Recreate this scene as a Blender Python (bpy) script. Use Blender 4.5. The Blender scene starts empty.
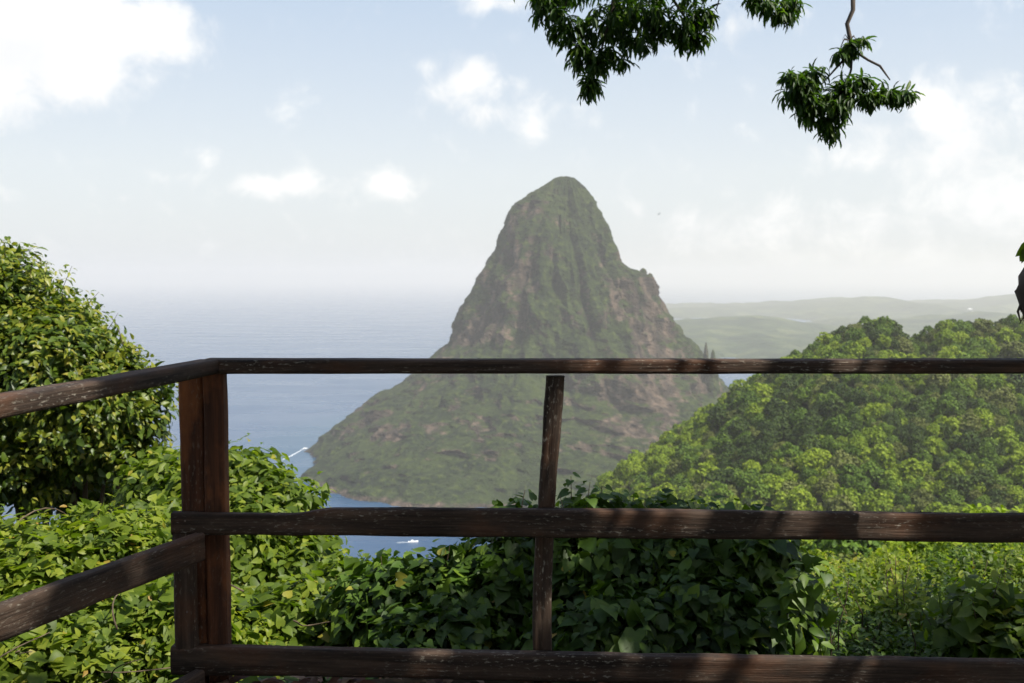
import bpy, math, random
import numpy as np
from mathutils import Vector
rng = np.random.default_rng(11)
random.seed(5)
SC = bpy.context.scene
COL = SC.collection
R = math.radians

# ------------------------------------------------------------------ camera maths
FPX = 1024 * 35 / 36.0
PITCH = R(3.82)
cp, sp_ = math.cos(PITCH), math.sin(PITCH)

def at(px, py, Y):
    """world point seen at photo position (px, py) standing at distance Y ahead"""
    a = (px - 512) / FPX; b = (py - 341.5) / FPX
    y = cp - b * sp_
    z = -sp_ - b * cp
    return np.array([a * Y / y, Y, z * Y / y])

SUN_EL, SUN_AZ = R(56), R(120)      # azimuth clockwise from the view direction
SUN = np.array([math.sin(SUN_AZ) * math.cos(SUN_EL), math.cos(SUN_AZ) * math.cos(SUN_EL), math.sin(SUN_EL)])
SEA_Z = -350.0

# ------------------------------------------------------------------ noise
def _h(ix, iy, iz, s):
    n = (ix.astype(np.int64) * 374761393 + iy.astype(np.int64) * 668265263 + iz.astype(np.int64) * 2147483647 + s * 1274126177) & 0xffffffff
    n = ((n ^ (n >> 13)) * 1274126177) & 0xffffffff
    n = ((n ^ (n >> 16)) * 2246822519) & 0xffffffff
    return ((n ^ (n >> 15)) & 0xffff) / 65535.0

def vn(x, y, z=None, s=0):
    x = np.asarray(x, float); y = np.asarray(y, float)
    z = np.zeros_like(x) if z is None else np.asarray(z, float)
    fx, fy, fz = np.floor(x), np.floor(y), np.floor(z)
    u, v, w = x - fx, y - fy, z - fz
    u = u*u*(3-2*u); v = v*v*(3-2*v); w = w*w*(3-2*w)
    r = 0
    for i in (0, 1):
        for j in (0, 1):
            for k in (0, 1):
                r = r + _h(fx+i, fy+j, fz+k, s) * (u if i else 1-u) * (v if j else 1-v) * (w if k else 1-w)
    return r * 2 - 1

def fbm(x, y, z=None, o=4, s=0, g=0.5):
    r = 0; a = 1; t = 0
    for k in range(o):
        f = 2.03 ** k
        r = r + a * vn(np.asarray(x)*f, np.asarray(y)*f, None if z is None else np.asarray(z)*f, s + k*17)
        t += a; a *= g
    return r / t

def sstep(x, a, b):
    t = np.clip((x - a) / (b - a), 0, 1)
    return t*t*(3-2*t)

def nrm(v):
    return v / np.maximum(np.linalg.norm(v, axis=-1, keepdims=True), 1e-9)

# ------------------------------------------------------------------ object helpers
def tag(o, label=None, cat=None, group=None, kind=None):
    if label: o['label'] = label
    if cat: o['category'] = cat
    if group: o['group'] = group
    if kind: o['kind'] = kind
    return o

def empty(name, loc=(0, 0, 0)):
    o = bpy.data.objects.new(name, None); COL.objects.link(o)
    o.location = [float(c) for c in loc]; o.empty_display_size = .1
    return o

def mesh_np(name, V, F, mats, smooth=True, attrs=None, mi=None, vec=None):
    """V (n,3); F = (m,k) array of quads/tris"""
    V = np.asarray(V, np.float32); F = np.asarray(F, np.int32)
    me = bpy.data.meshes.new(name)
    k = F.shape[1]
    me.vertices.add(len(V)); me.vertices.foreach_set('co', V.ravel())
    me.loops.add(F.size); me.loops.foreach_set('vertex_index', F.ravel())
    me.polygons.add(len(F)); me.polygons.foreach_set('loop_start', np.arange(0, F.size, k, dtype=np.int32))
    me.polygons.foreach_set('loop_total', np.full(len(F), k, np.int32))
    if mi is not None: me.polygons.foreach_set('material_index', np.asarray(mi, np.int32))
    me.polygons.foreach_set('use_smooth', np.full(len(F), smooth, bool))
    for nm, arr in (attrs or {}).items():
        a = me.attributes.new(nm, 'FLOAT', 'POINT'); a.data.foreach_set('value', np.asarray(arr, np.float32))
    for nm, arr in (vec or {}).items():
        a = me.attributes.new(nm, 'FLOAT_VECTOR', 'POINT'); a.data.foreach_set('vector', np.asarray(arr, np.float32).ravel())
    me.update(calc_edges=True); me.validate()
    for m in (mats if isinstance(mats, (list, tuple)) else [mats]): me.materials.append(m)
    return me

def link(name, me, parent=None, loc=None):
    o = bpy.data.objects.new(name, me); COL.objects.link(o)
    if parent is not None: o.parent = parent
    if loc is not None: o.location = [float(c) for c in loc]
    return o

def grid_faces(nu, nv, wrap=False):
    i = np.arange(nu - (0 if wrap else 1)); j = np.arange(nv - 1)
    I, J = np.meshgrid(i, j, indexing='ij'); I2 = (I + 1) % nu
    return np.stack([I*nv+J, I2*nv+J, I2*nv+J+1, I*nv+J+1], -1).reshape(-1, 4)

class MB:
    """collects quads"""
    def __init__(s): s.V = []; s.F = []; s.n = 0; s.W = []
    def add(s, V, F, W=None):
        s.V.append(np.asarray(V, float)); s.F.append(np.asarray(F, int) + s.n)
        s.W.append(np.asarray(V if W is None else W, float)); s.n += len(V)
    def box(s, c, d, rz=0):
        c = np.array(c, float); d = np.array(d, float) / 2
        P = np.array([[x, y, z] for x in (-1, 1) for y in (-1, 1) for z in (-1, 1)]) * d
        cz, sz = math.cos(rz), math.sin(rz)
        P = np.stack([P[:, 0]*cz - P[:, 1]*sz, P[:, 0]*sz + P[:, 1]*cz, P[:, 2]], -1) + c
        s.add(P, [[0,1,3,2],[4,6,7,5],[0,4,5,1],[2,3,7,6],[0,2,6,4],[1,5,7,3]])
    def tube(s, P, rad, k=7, cap=True):
        P = np.asarray(P, float); n = len(P); rad = np.broadcast_to(rad, n)
        T = nrm(np.gradient(P, axis=0)); ref = np.array([.31, .2, .93])
        A = nrm(np.cross(T, ref)); B = np.cross(T, A)
        th = np.linspace(0, 2*np.pi, k, endpoint=False)
        V = P[:, None] + rad[:, None, None] * (np.cos(th)[None, :, None]*A[:, None] + np.sin(th)[None, :, None]*B[:, None])
        L = np.concatenate([[0], np.cumsum(np.linalg.norm(np.diff(P, axis=0), axis=1))])
        W = np.stack([np.repeat(L, k), np.tile(th*.03, n), np.zeros(n*k)], -1)
        F = []
        for i in range(n-1):
            for j in range(k):
                F.append([i*k+j, i*k+(j+1) % k, (i+1)*k+(j+1) % k, (i+1)*k+j])
        V = V.reshape(-1, 3)
        if cap:
            V = np.concatenate([V, P[:1] - T[:1]*rad[0]*.3, P[-1:] + T[-1:]*rad[-1]*.4]); W = np.concatenate([W, W[:1], W[-1:]])
            for j in range(0, k):
                F.append([n*k, (j+1) % k, j, j]); F.append([n*k+1, (n-1)*k+j, (n-1)*k+(j+1) % k, (n-1)*k+(j+1) % k])
        s.add(V, F, W)
    def build(s, name, mat, parent=None, smooth=True, loc=None):
        V = np.concatenate(s.V); F = np.concatenate(s.F)
        me = bpy.data.meshes.new(name)
        fl = [list(dict.fromkeys(f)) for f in F.tolist()]
        me.from_pydata(V.tolist(), [], fl)
        a = me.attributes.new('wcoord', 'FLOAT_VECTOR', 'POINT'); a.data.foreach_set('vector', np.concatenate(s.W).astype(np.float32).ravel())
        me.polygons.foreach_set('use_smooth', np.full(len(fl), smooth, bool)); me.update()
        me.materials.append(mat)
        return link(name, me, parent, loc)

# ------------------------------------------------------------------ materials
def mat(name):
    m = bpy.data.materials.new(name); m.use_nodes = True
    return m, m.node_tree, m.node_tree.nodes['Principled BSDF']

def N(nt, t, **kw):
    n = nt.nodes.new(t)
    for k, v in kw.items():
        if k.startswith('i_'):
            key = k[2:]
            n.inputs[int(key) if key.isdigit() else key].default_value = v
        else: setattr(n, k, v)
    return n

def ramp(nt, src, stops, interp='LINEAR'):
    r = nt.nodes.new('ShaderNodeValToRGB'); r.color_ramp.interpolation = interp
    e = r.color_ramp.elements
    while len(e) < len(stops): e.new(.5)
    for k, (p, c) in enumerate(stops):
        e[k].position = p; e[k].color = (*c, 1) if len(c) == 3 else c
    nt.links.new(src, r.inputs[0]); return r

def mixc(nt, f, a, b, mode='MIX'):
    n = nt.nodes.new('ShaderNodeMix'); n.data_type = 'RGBA'; n.blend_type = mode
    for idx, v in ((0, f), (6, a), (7, b)):
        if hasattr(v, 'is_output'): nt.links.new(v, n.inputs[idx])
        elif idx == 0: n.inputs[0].default_value = v
        else: n.inputs[idx].default_value = (*v, 1)
    return n.outputs[2]

def mathn(nt, op, a, b=None, c=None):
    n = nt.nodes.new('ShaderNodeMath'); n.operation = op
    for i, v in enumerate((a, b, c)):
        if v is None: continue
        if hasattr(v, 'is_output'): nt.links.new(v, n.inputs[i])
        else: n.inputs[i].default_value = v
    return n.outputs[0]

def leaf_mat(name, stops, trans=.3, rough=.42, spec=.5, objvar=0.0, tcol=1.5):
    m, nt, b = mat(name)
    at_ = N(nt, 'ShaderNodeAttribute', attribute_name='tint')
    v = at_.outputs['Fac']
    if objvar:
        oi = N(nt, 'ShaderNodeObjectInfo')
        v = mathn(nt, 'ADD', v, mathn(nt, 'MULTIPLY', mathn(nt, 'SUBTRACT', oi.outputs['Random'], .5), objvar))
    r = ramp(nt, v, stops)
    tc = N(nt, 'ShaderNodeNewGeometry')
    nz = N(nt, 'ShaderNodeTexNoise', i_Scale=35.0, i_Detail=2.0)
    nt.links.new(tc.outputs['Position'], nz.inputs['Vector'])
    col = mixc(nt, .35, r.outputs[0], ramp(nt, nz.outputs['Fac'], [(.3, (.55, .55, .5)), (.7, (1.25, 1.2, 1.1))]).outputs[0], 'MULTIPLY')
    nt.links.new(col, b.inputs['Base Color'])
    b.inputs['Roughness'].default_value = rough
    b.inputs['Specular IOR Level'].default_value = spec
    tr = N(nt, 'ShaderNodeBsdfTranslucent')
    c2 = mixc(nt, 1.0, col, (tcol*1.05, tcol*1.15, tcol*.4), 'MULTIPLY')
    nt.links.new(c2, tr.inputs['Color'])
    mx = N(nt, 'ShaderNodeMixShader', i_0=trans)
    nt.links.new(b.outputs[0], mx.inputs[1]); nt.links.new(tr.outputs[0], mx.inputs[2])
    nt.links.new(mx.outputs[0], nt.nodes['Material Output'].inputs['Surface'])
    return m

def bark_mat(name, c0, c1, scale=8):
    m, nt, b = mat(name)
    a = N(nt, 'ShaderNodeTexCoord'); mp = N(nt, 'ShaderNodeMapping'); mp.inputs['Scale'].default_value = (1, 1, .25)
    nt.links.new(a.outputs['Object'], mp.inputs[0])
    nz = N(nt, 'ShaderNodeTexNoise', i_Scale=float(scale), i_Detail=6.0); nt.links.new(mp.outputs[0], nz.inputs['Vector'])
    nt.links.new(ramp(nt, nz.outputs['Fac'], [(.35, c0), (.65, c1)]).outputs[0], b.inputs['Base Color'])
    b.inputs['Roughness'].default_value = .9
    bp = N(nt, 'ShaderNodeBump', i_Strength=.6, i_Distance=.02); nt.links.new(nz.outputs['Fac'], bp.inputs['Height']); nt.links.new(bp.outputs[0], b.inputs['Normal'])
    return m

def wood_mat(name, dark, mid, lichen=.5, red=.3):
    m, nt, b = mat(name)
    a = N(nt, 'ShaderNodeAttribute', attribute_name='wcoord')
    def noise(sc, detail, off=0, rough=.6):
        mp = N(nt, 'ShaderNodeMapping'); mp.inputs['Scale'].default_value = sc; mp.inputs['Location'].default_value = (off, off*.7, 0)
        nt.links.new(a.outputs['Vector'], mp.inputs[0])
        n = N(nt, 'ShaderNodeTexNoise', i_Scale=1.0, i_Detail=float(detail), i_Roughness=rough)
        nt.links.new(mp.outputs[0], n.inputs['Vector']); return n.outputs['Fac']
    grain = noise((5, 160, 160), 5); streak = noise((2.2, 26, 26), 4, 3); blot = noise((3.5, 7, 7), 4, 9); spots = noise((42, 120, 120), 5, 5, .62); zone = noise((2.2, 9, 9), 3, 21)
    base = ramp(nt, streak, [(.3, dark), (.72, mid)]).outputs[0]
    base = mixc(nt, .55, base, ramp(nt, grain, [(.3, (.35, .33, .32)), (.7, (1.45, 1.4, 1.35))]).outputs[0], 'MULTIPLY')
    rf = ramp(nt, blot, [(.5, (0, 0, 0)), (.68, (red, red, red))]).outputs[0]
    base = mixc(nt, rf, base, (.22, .075, .022))
    lf = mathn(nt, 'MULTIPLY', ramp(nt, spots, [(.56, (0, 0, 0)), (.70, (1, 1, 1))]).outputs[0], ramp(nt, zone, [(.46, (.08, .08, .08)), (.62, (1, 1, 1))]).outputs[0])
    lf = mathn(nt, 'MULTIPLY', lf, lichen)
    base = mixc(nt, lf, base, (.34, .31, .25))
    nt.links.new(base, b.inputs['Base Color'])
    b.inputs['Roughness'].default_value = .8; b.inputs['Specular IOR Level'].default_value = .25
    h = mathn(nt, 'ADD', grain, mathn(nt, 'MULTIPLY', streak, 1.2))
    bp = N(nt, 'ShaderNodeBump', i_Strength=.75, i_Distance=.004); nt.links.new(h, bp.inputs['Height']); nt.links.new(bp.outputs[0], b.inputs['Normal'])
    return m

M_rail = wood_mat('weathered_rail_wood', (.013, .009, .0065), (.088, .058, .040), .9, .2)
M_post = wood_mat('stained_post_wood', (.022, .010, .006), (.12, .044, .018), .3, .85)
M_bark = bark_mat('bark', (.03, .024, .018), (.13, .1, .075))
M_twig = bark_mat('twig_bark', (.05, .035, .02), (.14, .1, .06), 30)
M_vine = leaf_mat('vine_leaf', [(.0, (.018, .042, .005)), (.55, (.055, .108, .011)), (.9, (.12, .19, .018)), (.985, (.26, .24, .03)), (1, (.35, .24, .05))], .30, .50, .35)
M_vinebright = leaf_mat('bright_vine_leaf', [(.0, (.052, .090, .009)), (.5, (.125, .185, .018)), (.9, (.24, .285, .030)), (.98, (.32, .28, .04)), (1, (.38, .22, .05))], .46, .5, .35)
M_glossy = leaf_mat('glossy_leaf', [(.0, (.030, .058, .007)), (.5, (.085, .135, .013)), (.85, (.21, .235, .022)), (1, (.27, .24, .04))], .34, .42, .4)
M_mango = leaf_mat('mango_leaf', [(.0, (.018, .046, .006)), (.6, (.042, .092, .010)), (1, (.11, .17, .016))], .48, .45, .3)
M_litter = leaf_mat('dead_leaf', [(.0, (.08, .035, .02)), (.6, (.17, .085, .05)), (1, (.26, .17, .1))], .05, .7, .2, tcol=1)
SPEC = {
 'dark green':   leaf_mat('crown_dark', [(.0, (.010, .024, .005)), (.5, (.030, .058, .009)), (1, (.070, .112, .015))], .12, .65, .2, .3),
 'mid green':    leaf_mat('crown_mid', [(.0, (.030, .066, .007)), (.5, (.076, .142, .012)), (1, (.14, .215, .018))], .15, .65, .2, .3),
 'yellow green': leaf_mat('crown_yellow', [(.0, (.080, .130, .009)), (.5, (.17, .250, .015)), (1, (.27, .34, .022))], .18, .65, .2, .3),
 'olive':        leaf_mat('crown_olive', [(.0, (.050, .070, .014)), (.5, (.11, .135, .028)), (1, (.17, .19, .05))], .12, .65, .2, .3),
}
SNAMES = list(SPEC)

# ------------------------------------------------------------------ leaves
# templates: rows of points (length, side, normal) ; faces quads
def T_heart():
    L = [(-.17, .17, .04), (-.08, .42, .12), (.24, .50, .11), (.58, .32, .04), (.86, .11, -.09)]
    P = [(0, 0, 0), (.22, 0, -.01), (.5, 0, -.03), (.78, 0, -.09), (1.08, 0, -.22)] + [(a, -b, c) for a, b, c in L] + L
    F = []
    for o, fl in ((5, 0), (10, 1)):
        for k in range(4):
            q = [k, k+1, o+k+1, o+k]; F.append(q[::-1] if fl else q)
    return np.array(P, float), np.array(F)
def T_oval(w=.26, bend=.2):
    P = [(0, 0, 0), (.5, 0, .02), (1, 0, -bend), (.12, -w*.6, .03), (.45, -w, .07), (.8, -w*.55, -.04), (.12, w*.6, .03), (.45, w, .07), (.8, w*.55, -.04)]
    return np.array(P, float), np.array([[0, 1, 4, 3], [1, 2, 5, 4], [0, 6, 7, 1], [1, 7, 8, 2]])
def T_quad():
    P = [(-.5, -.42, 0), (.45, -.5, .08), (.55, .4, -.05), (-.42, .52, .06)]
    return np.array(P, float), np.array([[0, 1, 2, 3]])
HEART, OVAL, LANCE, QUAD = T_heart(), T_oval(.25), T_oval(.115, .22), T_quad()

def leaves(P, A, Nn, S, tint, tmpl):
    """instances -> V, F, tint"""
    Tp, Tf = tmpl
    A = nrm(A); S3 = nrm(np.cross(Nn, A)); Nn = np.cross(A, S3)
    n = len(P); k = len(Tp)
    V = P[:, None] + S[:, None, None] * (Tp[None, :, 0:1]*A[:, None] + Tp[None, :, 1:2]*S3[:, None] + Tp[None, :, 2:3]*Nn[:, None])
    F = (Tf[None] + (np.arange(n)*k)[:, None, None]).reshape(-1, 4)
    return V.reshape(-1, 3), F, np.repeat(tint, k)

def cluster_lobes(lobes, m=7, frac=.42, keep=.86):
    """break each lobe into a knobbly bunch of smaller ones"""
    out = []
    for c, r in lobes:
        c = np.array(c, float); r = np.broadcast_to(r, 3).astype(float)
        out.append((c, tuple(r*keep)))
        for d in rand_dir(m):
            d[1] = -abs(d[1])*.8 if rng.random() < .6 else d[1]; d[2] = abs(d[2]) if rng.random() < .6 else d[2]
            q = r.min()*frac*rng.uniform(.6, 1.25)
            out.append((c + d*(r - q*.35)*rng.uniform(.85, 1.02), (q, q, q*rng.uniform(.6, .95))))
    return out

def rand_dir(n):
    return nrm(rng.normal(size=(n, 3)))

def sprouts(lobes, n, k, size, spread, droop=.5, up=.3, shell=(.82, 1.06), upper=-.35, tb=.5, tv=.5, yellow=.015, carve=.8, stem=.12, noise=.18, upb=.42, jit=.42):
    """leaf positions in sprouts over a union of lobes [(c, (rx,ry,rz))]; returns arrays"""
    C = np.array([l[0] for l in lobes]); Rr = np.array([np.broadcast_to(l[1], 3) for l in lobes], float)
    w = (Rr.prod(1))**(2/3); w /= w.sum()
    idx = rng.choice(len(lobes), n, p=w)
    d = rand_dir(n); d[:, 2] = np.where(d[:, 2] < upper, -d[:, 2]*rng.random(n), d[:, 2])
    d = nrm(d)
    rad = rng.uniform(*shell, n)
    P = C[idx] + Rr[idx]*d*rad[:, None]
    lump = fbm(P[:, 0]*2.1/ Rr.mean(), P[:, 1]*2.1/Rr.mean(), P[:, 2]*2.1/Rr.mean(), 3, 3)
    P = P + Rr[idx]*d*(lump*noise)[:, None]
    ok = np.ones(n, bool)
    for j in range(len(lobes)):
        q = np.linalg.norm((P - C[j])/Rr[j], axis=1)
        ok &= ~((q < carve) & (idx != j))
    P, d, lump = P[ok], d[ok], lump[ok]; n = len(P)
    hub = nrm(d + np.array([0, 0, up]) + rng.normal(size=(n, 3))*.3)
    Pk = np.repeat(P, k, 0); Hk = np.repeat(hub, k, 0); m = n*k
    t = rng.random(m)
    side = rand_dir(m); side = nrm(side - Hk*(side*Hk).sum(1, keepdims=True))
    pos = Pk + Hk*((t-.5)*stem*2)[:, None] + side*(spread*rng.random(m))[:, None]
    A = side*.9 + Hk*(.35 + .4*t)[:, None] + np.array([0, 0, -droop])*(.6+.8*rng.random((m, 1)))
    Nn = Hk*1.0 + np.array([0, 0, upb]) + rng.normal(size=(m, 3))*jit
    S = size*rng.uniform(.6, 1.25, m)
    tint = np.clip(np.repeat(tb + tv*.5*rng.normal(size=n)*.5, k) + rng.normal(size=m)*tv*.22, 0, .9)
    tint = np.where(rng.random(m) < yellow, rng.uniform(.95, 1, m), tint)
    return pos, A, Nn, S, tint

def foliage_mesh(name, sets, material):
    """sets: list of (arrays, template)"""
    Vs, Fs, Ts = [], [], []; n = 0
    for arr, tm in sets:
        V, F, T = leaves(*arr, tm); Vs.append(V); Fs.append(F+n); Ts.append(T); n += len(V)
    return mesh_np(name, np.concatenate(Vs), np.concatenate(Fs), material, True, {'tint': np.concatenate(Ts)})

# ------------------------------------------------------------------ terrain
RU = np.array([.02, .073, .105, .15, .20, .228, .26, .29, .318, .338, .372, .388, .402, .418, .436, .476, .52, .9, 2.5])
RY = np.array([560, 492, 470, 440, 408, 385, 368, 350, 334, 321, 322, 333, 339, 334, 325, 320, 321, 335, 350])
def ground_z(x, y):
    x = np.asarray(x, float); y = np.asarray(y, float)
    D = np.maximum(y, 0.01); r = np.hypot(x, np.maximum(y, 0))
    u = x / np.maximum(y, 3.0)
    left = np.interp(r, [0, 3.42, 4.0, 4.6, 6, 10, 20, 60, 150, 400, 520, 900], [-1.38, -1.40, -1.72, -2.05, -3.0, -5.8, -13, -36, -82, -260, -362, -362])
    crest = -600*(np.interp(u, RU, RY) - 275)/FPX - 8.5
    d = np.maximum(y, 1)
    base = np.interp(d, [0, 3.42, 4.0, 5, 10, 20, 40, 100, 200, 320, 390], [-1.38, -1.40, -1.72, -2.25, -5.2, -9.5, -17.5, -38, -66, -94, -104])
    foot = np.minimum(-104, crest-18)
    base = np.where(d > 200, -66 + (base + 66)/(-38.)*(foot+66)*-1*-1, base)
    k = sstep(d, 390, 600)
    rise = foot + (crest-foot)*np.where(d < 600, np.clip((d-390)/210., 0, 1)**.92, 1)
    back = crest - np.clip(d-600, 0, None)**1.25*.09
    right = np.where(d < 390, base, np.where(d < 600, rise, np.maximum(back, -362)))
    w = sstep(u, -.06, .10)
    z = left*(1-w) + right*w
    far = sstep(r, 8, 60)
    z = z + far*fbm(x/38., y/38., None, 3, 5)*3.0*np.clip(r/150, 0, 1.3) + sstep(r, 3.6, 6)*fbm(x/1.7, y/1.7, None, 3, 9)*.16 + .015*fbm(x*2, y*2, None, 3, 2)
    # plateau behind and around the viewpoint
    return z

def build_land():
    nu, nv = 260, 240
    ang = np.linspace(R(-118), R(118), nu)
    rad = np.concatenate([[0.0], np.geomspace(.4, 1500, nv-1)])
    A, Rr = np.meshgrid(ang, rad, indexing='ij')
    X = Rr*np.sin(A); Y = Rr*np.cos(A)
    Z = ground_z(X, Y)
    Z = np.where(Y < 3, np.where(Rr < 9, Z*0-1.38 + .015*fbm(X*2, Y*2, None, 3, 2), Z), Z)
    m, nt, b = mat('hillside_soil')
    g = N(nt, 'ShaderNodeNewGeometry'); nz = N(nt, 'ShaderNodeTexNoise', i_Scale=.6, i_Detail=8.0); nt.links.new(g.outputs['Position'], nz.inputs['Vector'])
    n2 = N(nt, 'ShaderNodeTexNoise', i_Scale=14.0, i_Detail=6.0); nt.links.new(g.outputs['Position'], n2.inputs['Vector'])
    c = ramp(nt, nz.outputs['Fac'], [(.35, (.03, .045, .014)), (.6, (.07, .05, .03))]).outputs[0]
    vd = N(nt, 'ShaderNodeVectorMath', operation='LENGTH'); nt.links.new(g.outputs['Position'], vd.inputs[0])
    c = mixc(nt, ramp(nt, mathn(nt, 'DIVIDE', vd.outputs['Value'], 100), [(.06, (0, 0, 0)), (.15, (1, 1, 1))]).outputs[0], c, (.018, .034, .008))
    c = mixc(nt, .6, c, ramp(nt, n2.outputs['Fac'], [(.3, (.5, .45, .4)), (.7, (1.3, 1.2, 1.1))]).outputs[0], 'MULTIPLY')
    nt.links.new(c, b.inputs['Base Color']); b.inputs['Roughness'].default_value = .95; b.inputs['Specular IOR Level'].default_value = .05
    bp = N(nt, 'ShaderNodeBump', i_Strength=.7, i_Distance=.03); nt.links.new(n2.outputs['Fac'], bp.inputs['Height']); nt.links.new(bp.outputs[0], b.inputs['Normal'])
    V = np.stack([X, Y, Z], -1).reshape(-1, 3)
    o = link('ground', mesh_np('ground', V, grid_faces(nu, nv)[:, ::-1], m)); tag(o, 'steep soil slope falling away below the railing', None, None, 'structure')
build_land()

# ------------------------------------------------------------------ sea
def build_sea():
    m, nt, b = mat('sea_water')
    g = N(nt, 'ShaderNodeNewGeometry')
    mp = N(nt, 'ShaderNodeMapping'); mp.inputs['Scale'].default_value = (.0022, .0075, 1); mp.inputs['Rotation'].default_value = (0, 0, .25); nt.links.new(g.outputs['Position'], mp.inputs[0])
    big = N(nt, 'ShaderNodeTexNoise', i_Scale=1.0, i_Detail=5.0, i_Distortion=.8); nt.links.new(mp.outputs[0], big.inputs['Vector'])
    n1 = N(nt, 'ShaderNodeTexNoise', i_Scale=.045, i_Detail=5.0); nt.links.new(g.outputs['Position'], n1.inputs['Vector'])
    n2 = N(nt, 'ShaderNodeTexNoise', i_Scale=.3, i_Detail=4.0); nt.links.new(g.outputs['Position'], n2.inputs['Vector'])
    # pale shallows hug the mountain's foot
    vm = N(nt, 'ShaderNodeVectorMath', operation='DISTANCE'); nt.links.new(g.outputs['Position'], vm.inputs[0]); vm.inputs[1].default_value = (120, 2090, SEA_Z)
    sh = ramp(nt, mathn(nt, 'DIVIDE', vm.outputs['Value'], 1000), [(.60, (.3, .3, .3)), (.72, (0, 0, 0))]).outputs[0]
    c = mixc(nt, sh, (.005, .045, .115), (.012, .08, .12))
    nt.links.new(c, b.inputs['Base Color'])
    rr = ramp(nt, big.outputs['Fac'], [(.35, (.24, .24, .24)), (.65, (.32, .32, .32))]); nt.links.new(rr.outputs[0], b.inputs['Roughness'])
    b.inputs['IOR'].default_value = 1.33
    h = mathn(nt, 'ADD', n1.outputs['Fac'], mathn(nt, 'MULTIPLY', n2.outputs['Fac'], .25))
    bp = N(nt, 'ShaderNodeBump', i_Strength=.3, i_Distance=1.2); nt.links.new(h, bp.inputs['Height']); nt.links.new(bp.outputs[0], b.inputs['Normal'])
    s = 52000
    V = [(-s, -s, SEA_Z), (s, -s, SEA_Z), (s, s, SEA_Z), (-s, s, SEA_Z)]
    o = link('sea', mesh_np('sea', V, [[0, 1, 2, 3]], m, False)); tag(o, 'calm blue grey sea reaching the hazy horizon', None, None, 'structure')
build_sea()

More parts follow.
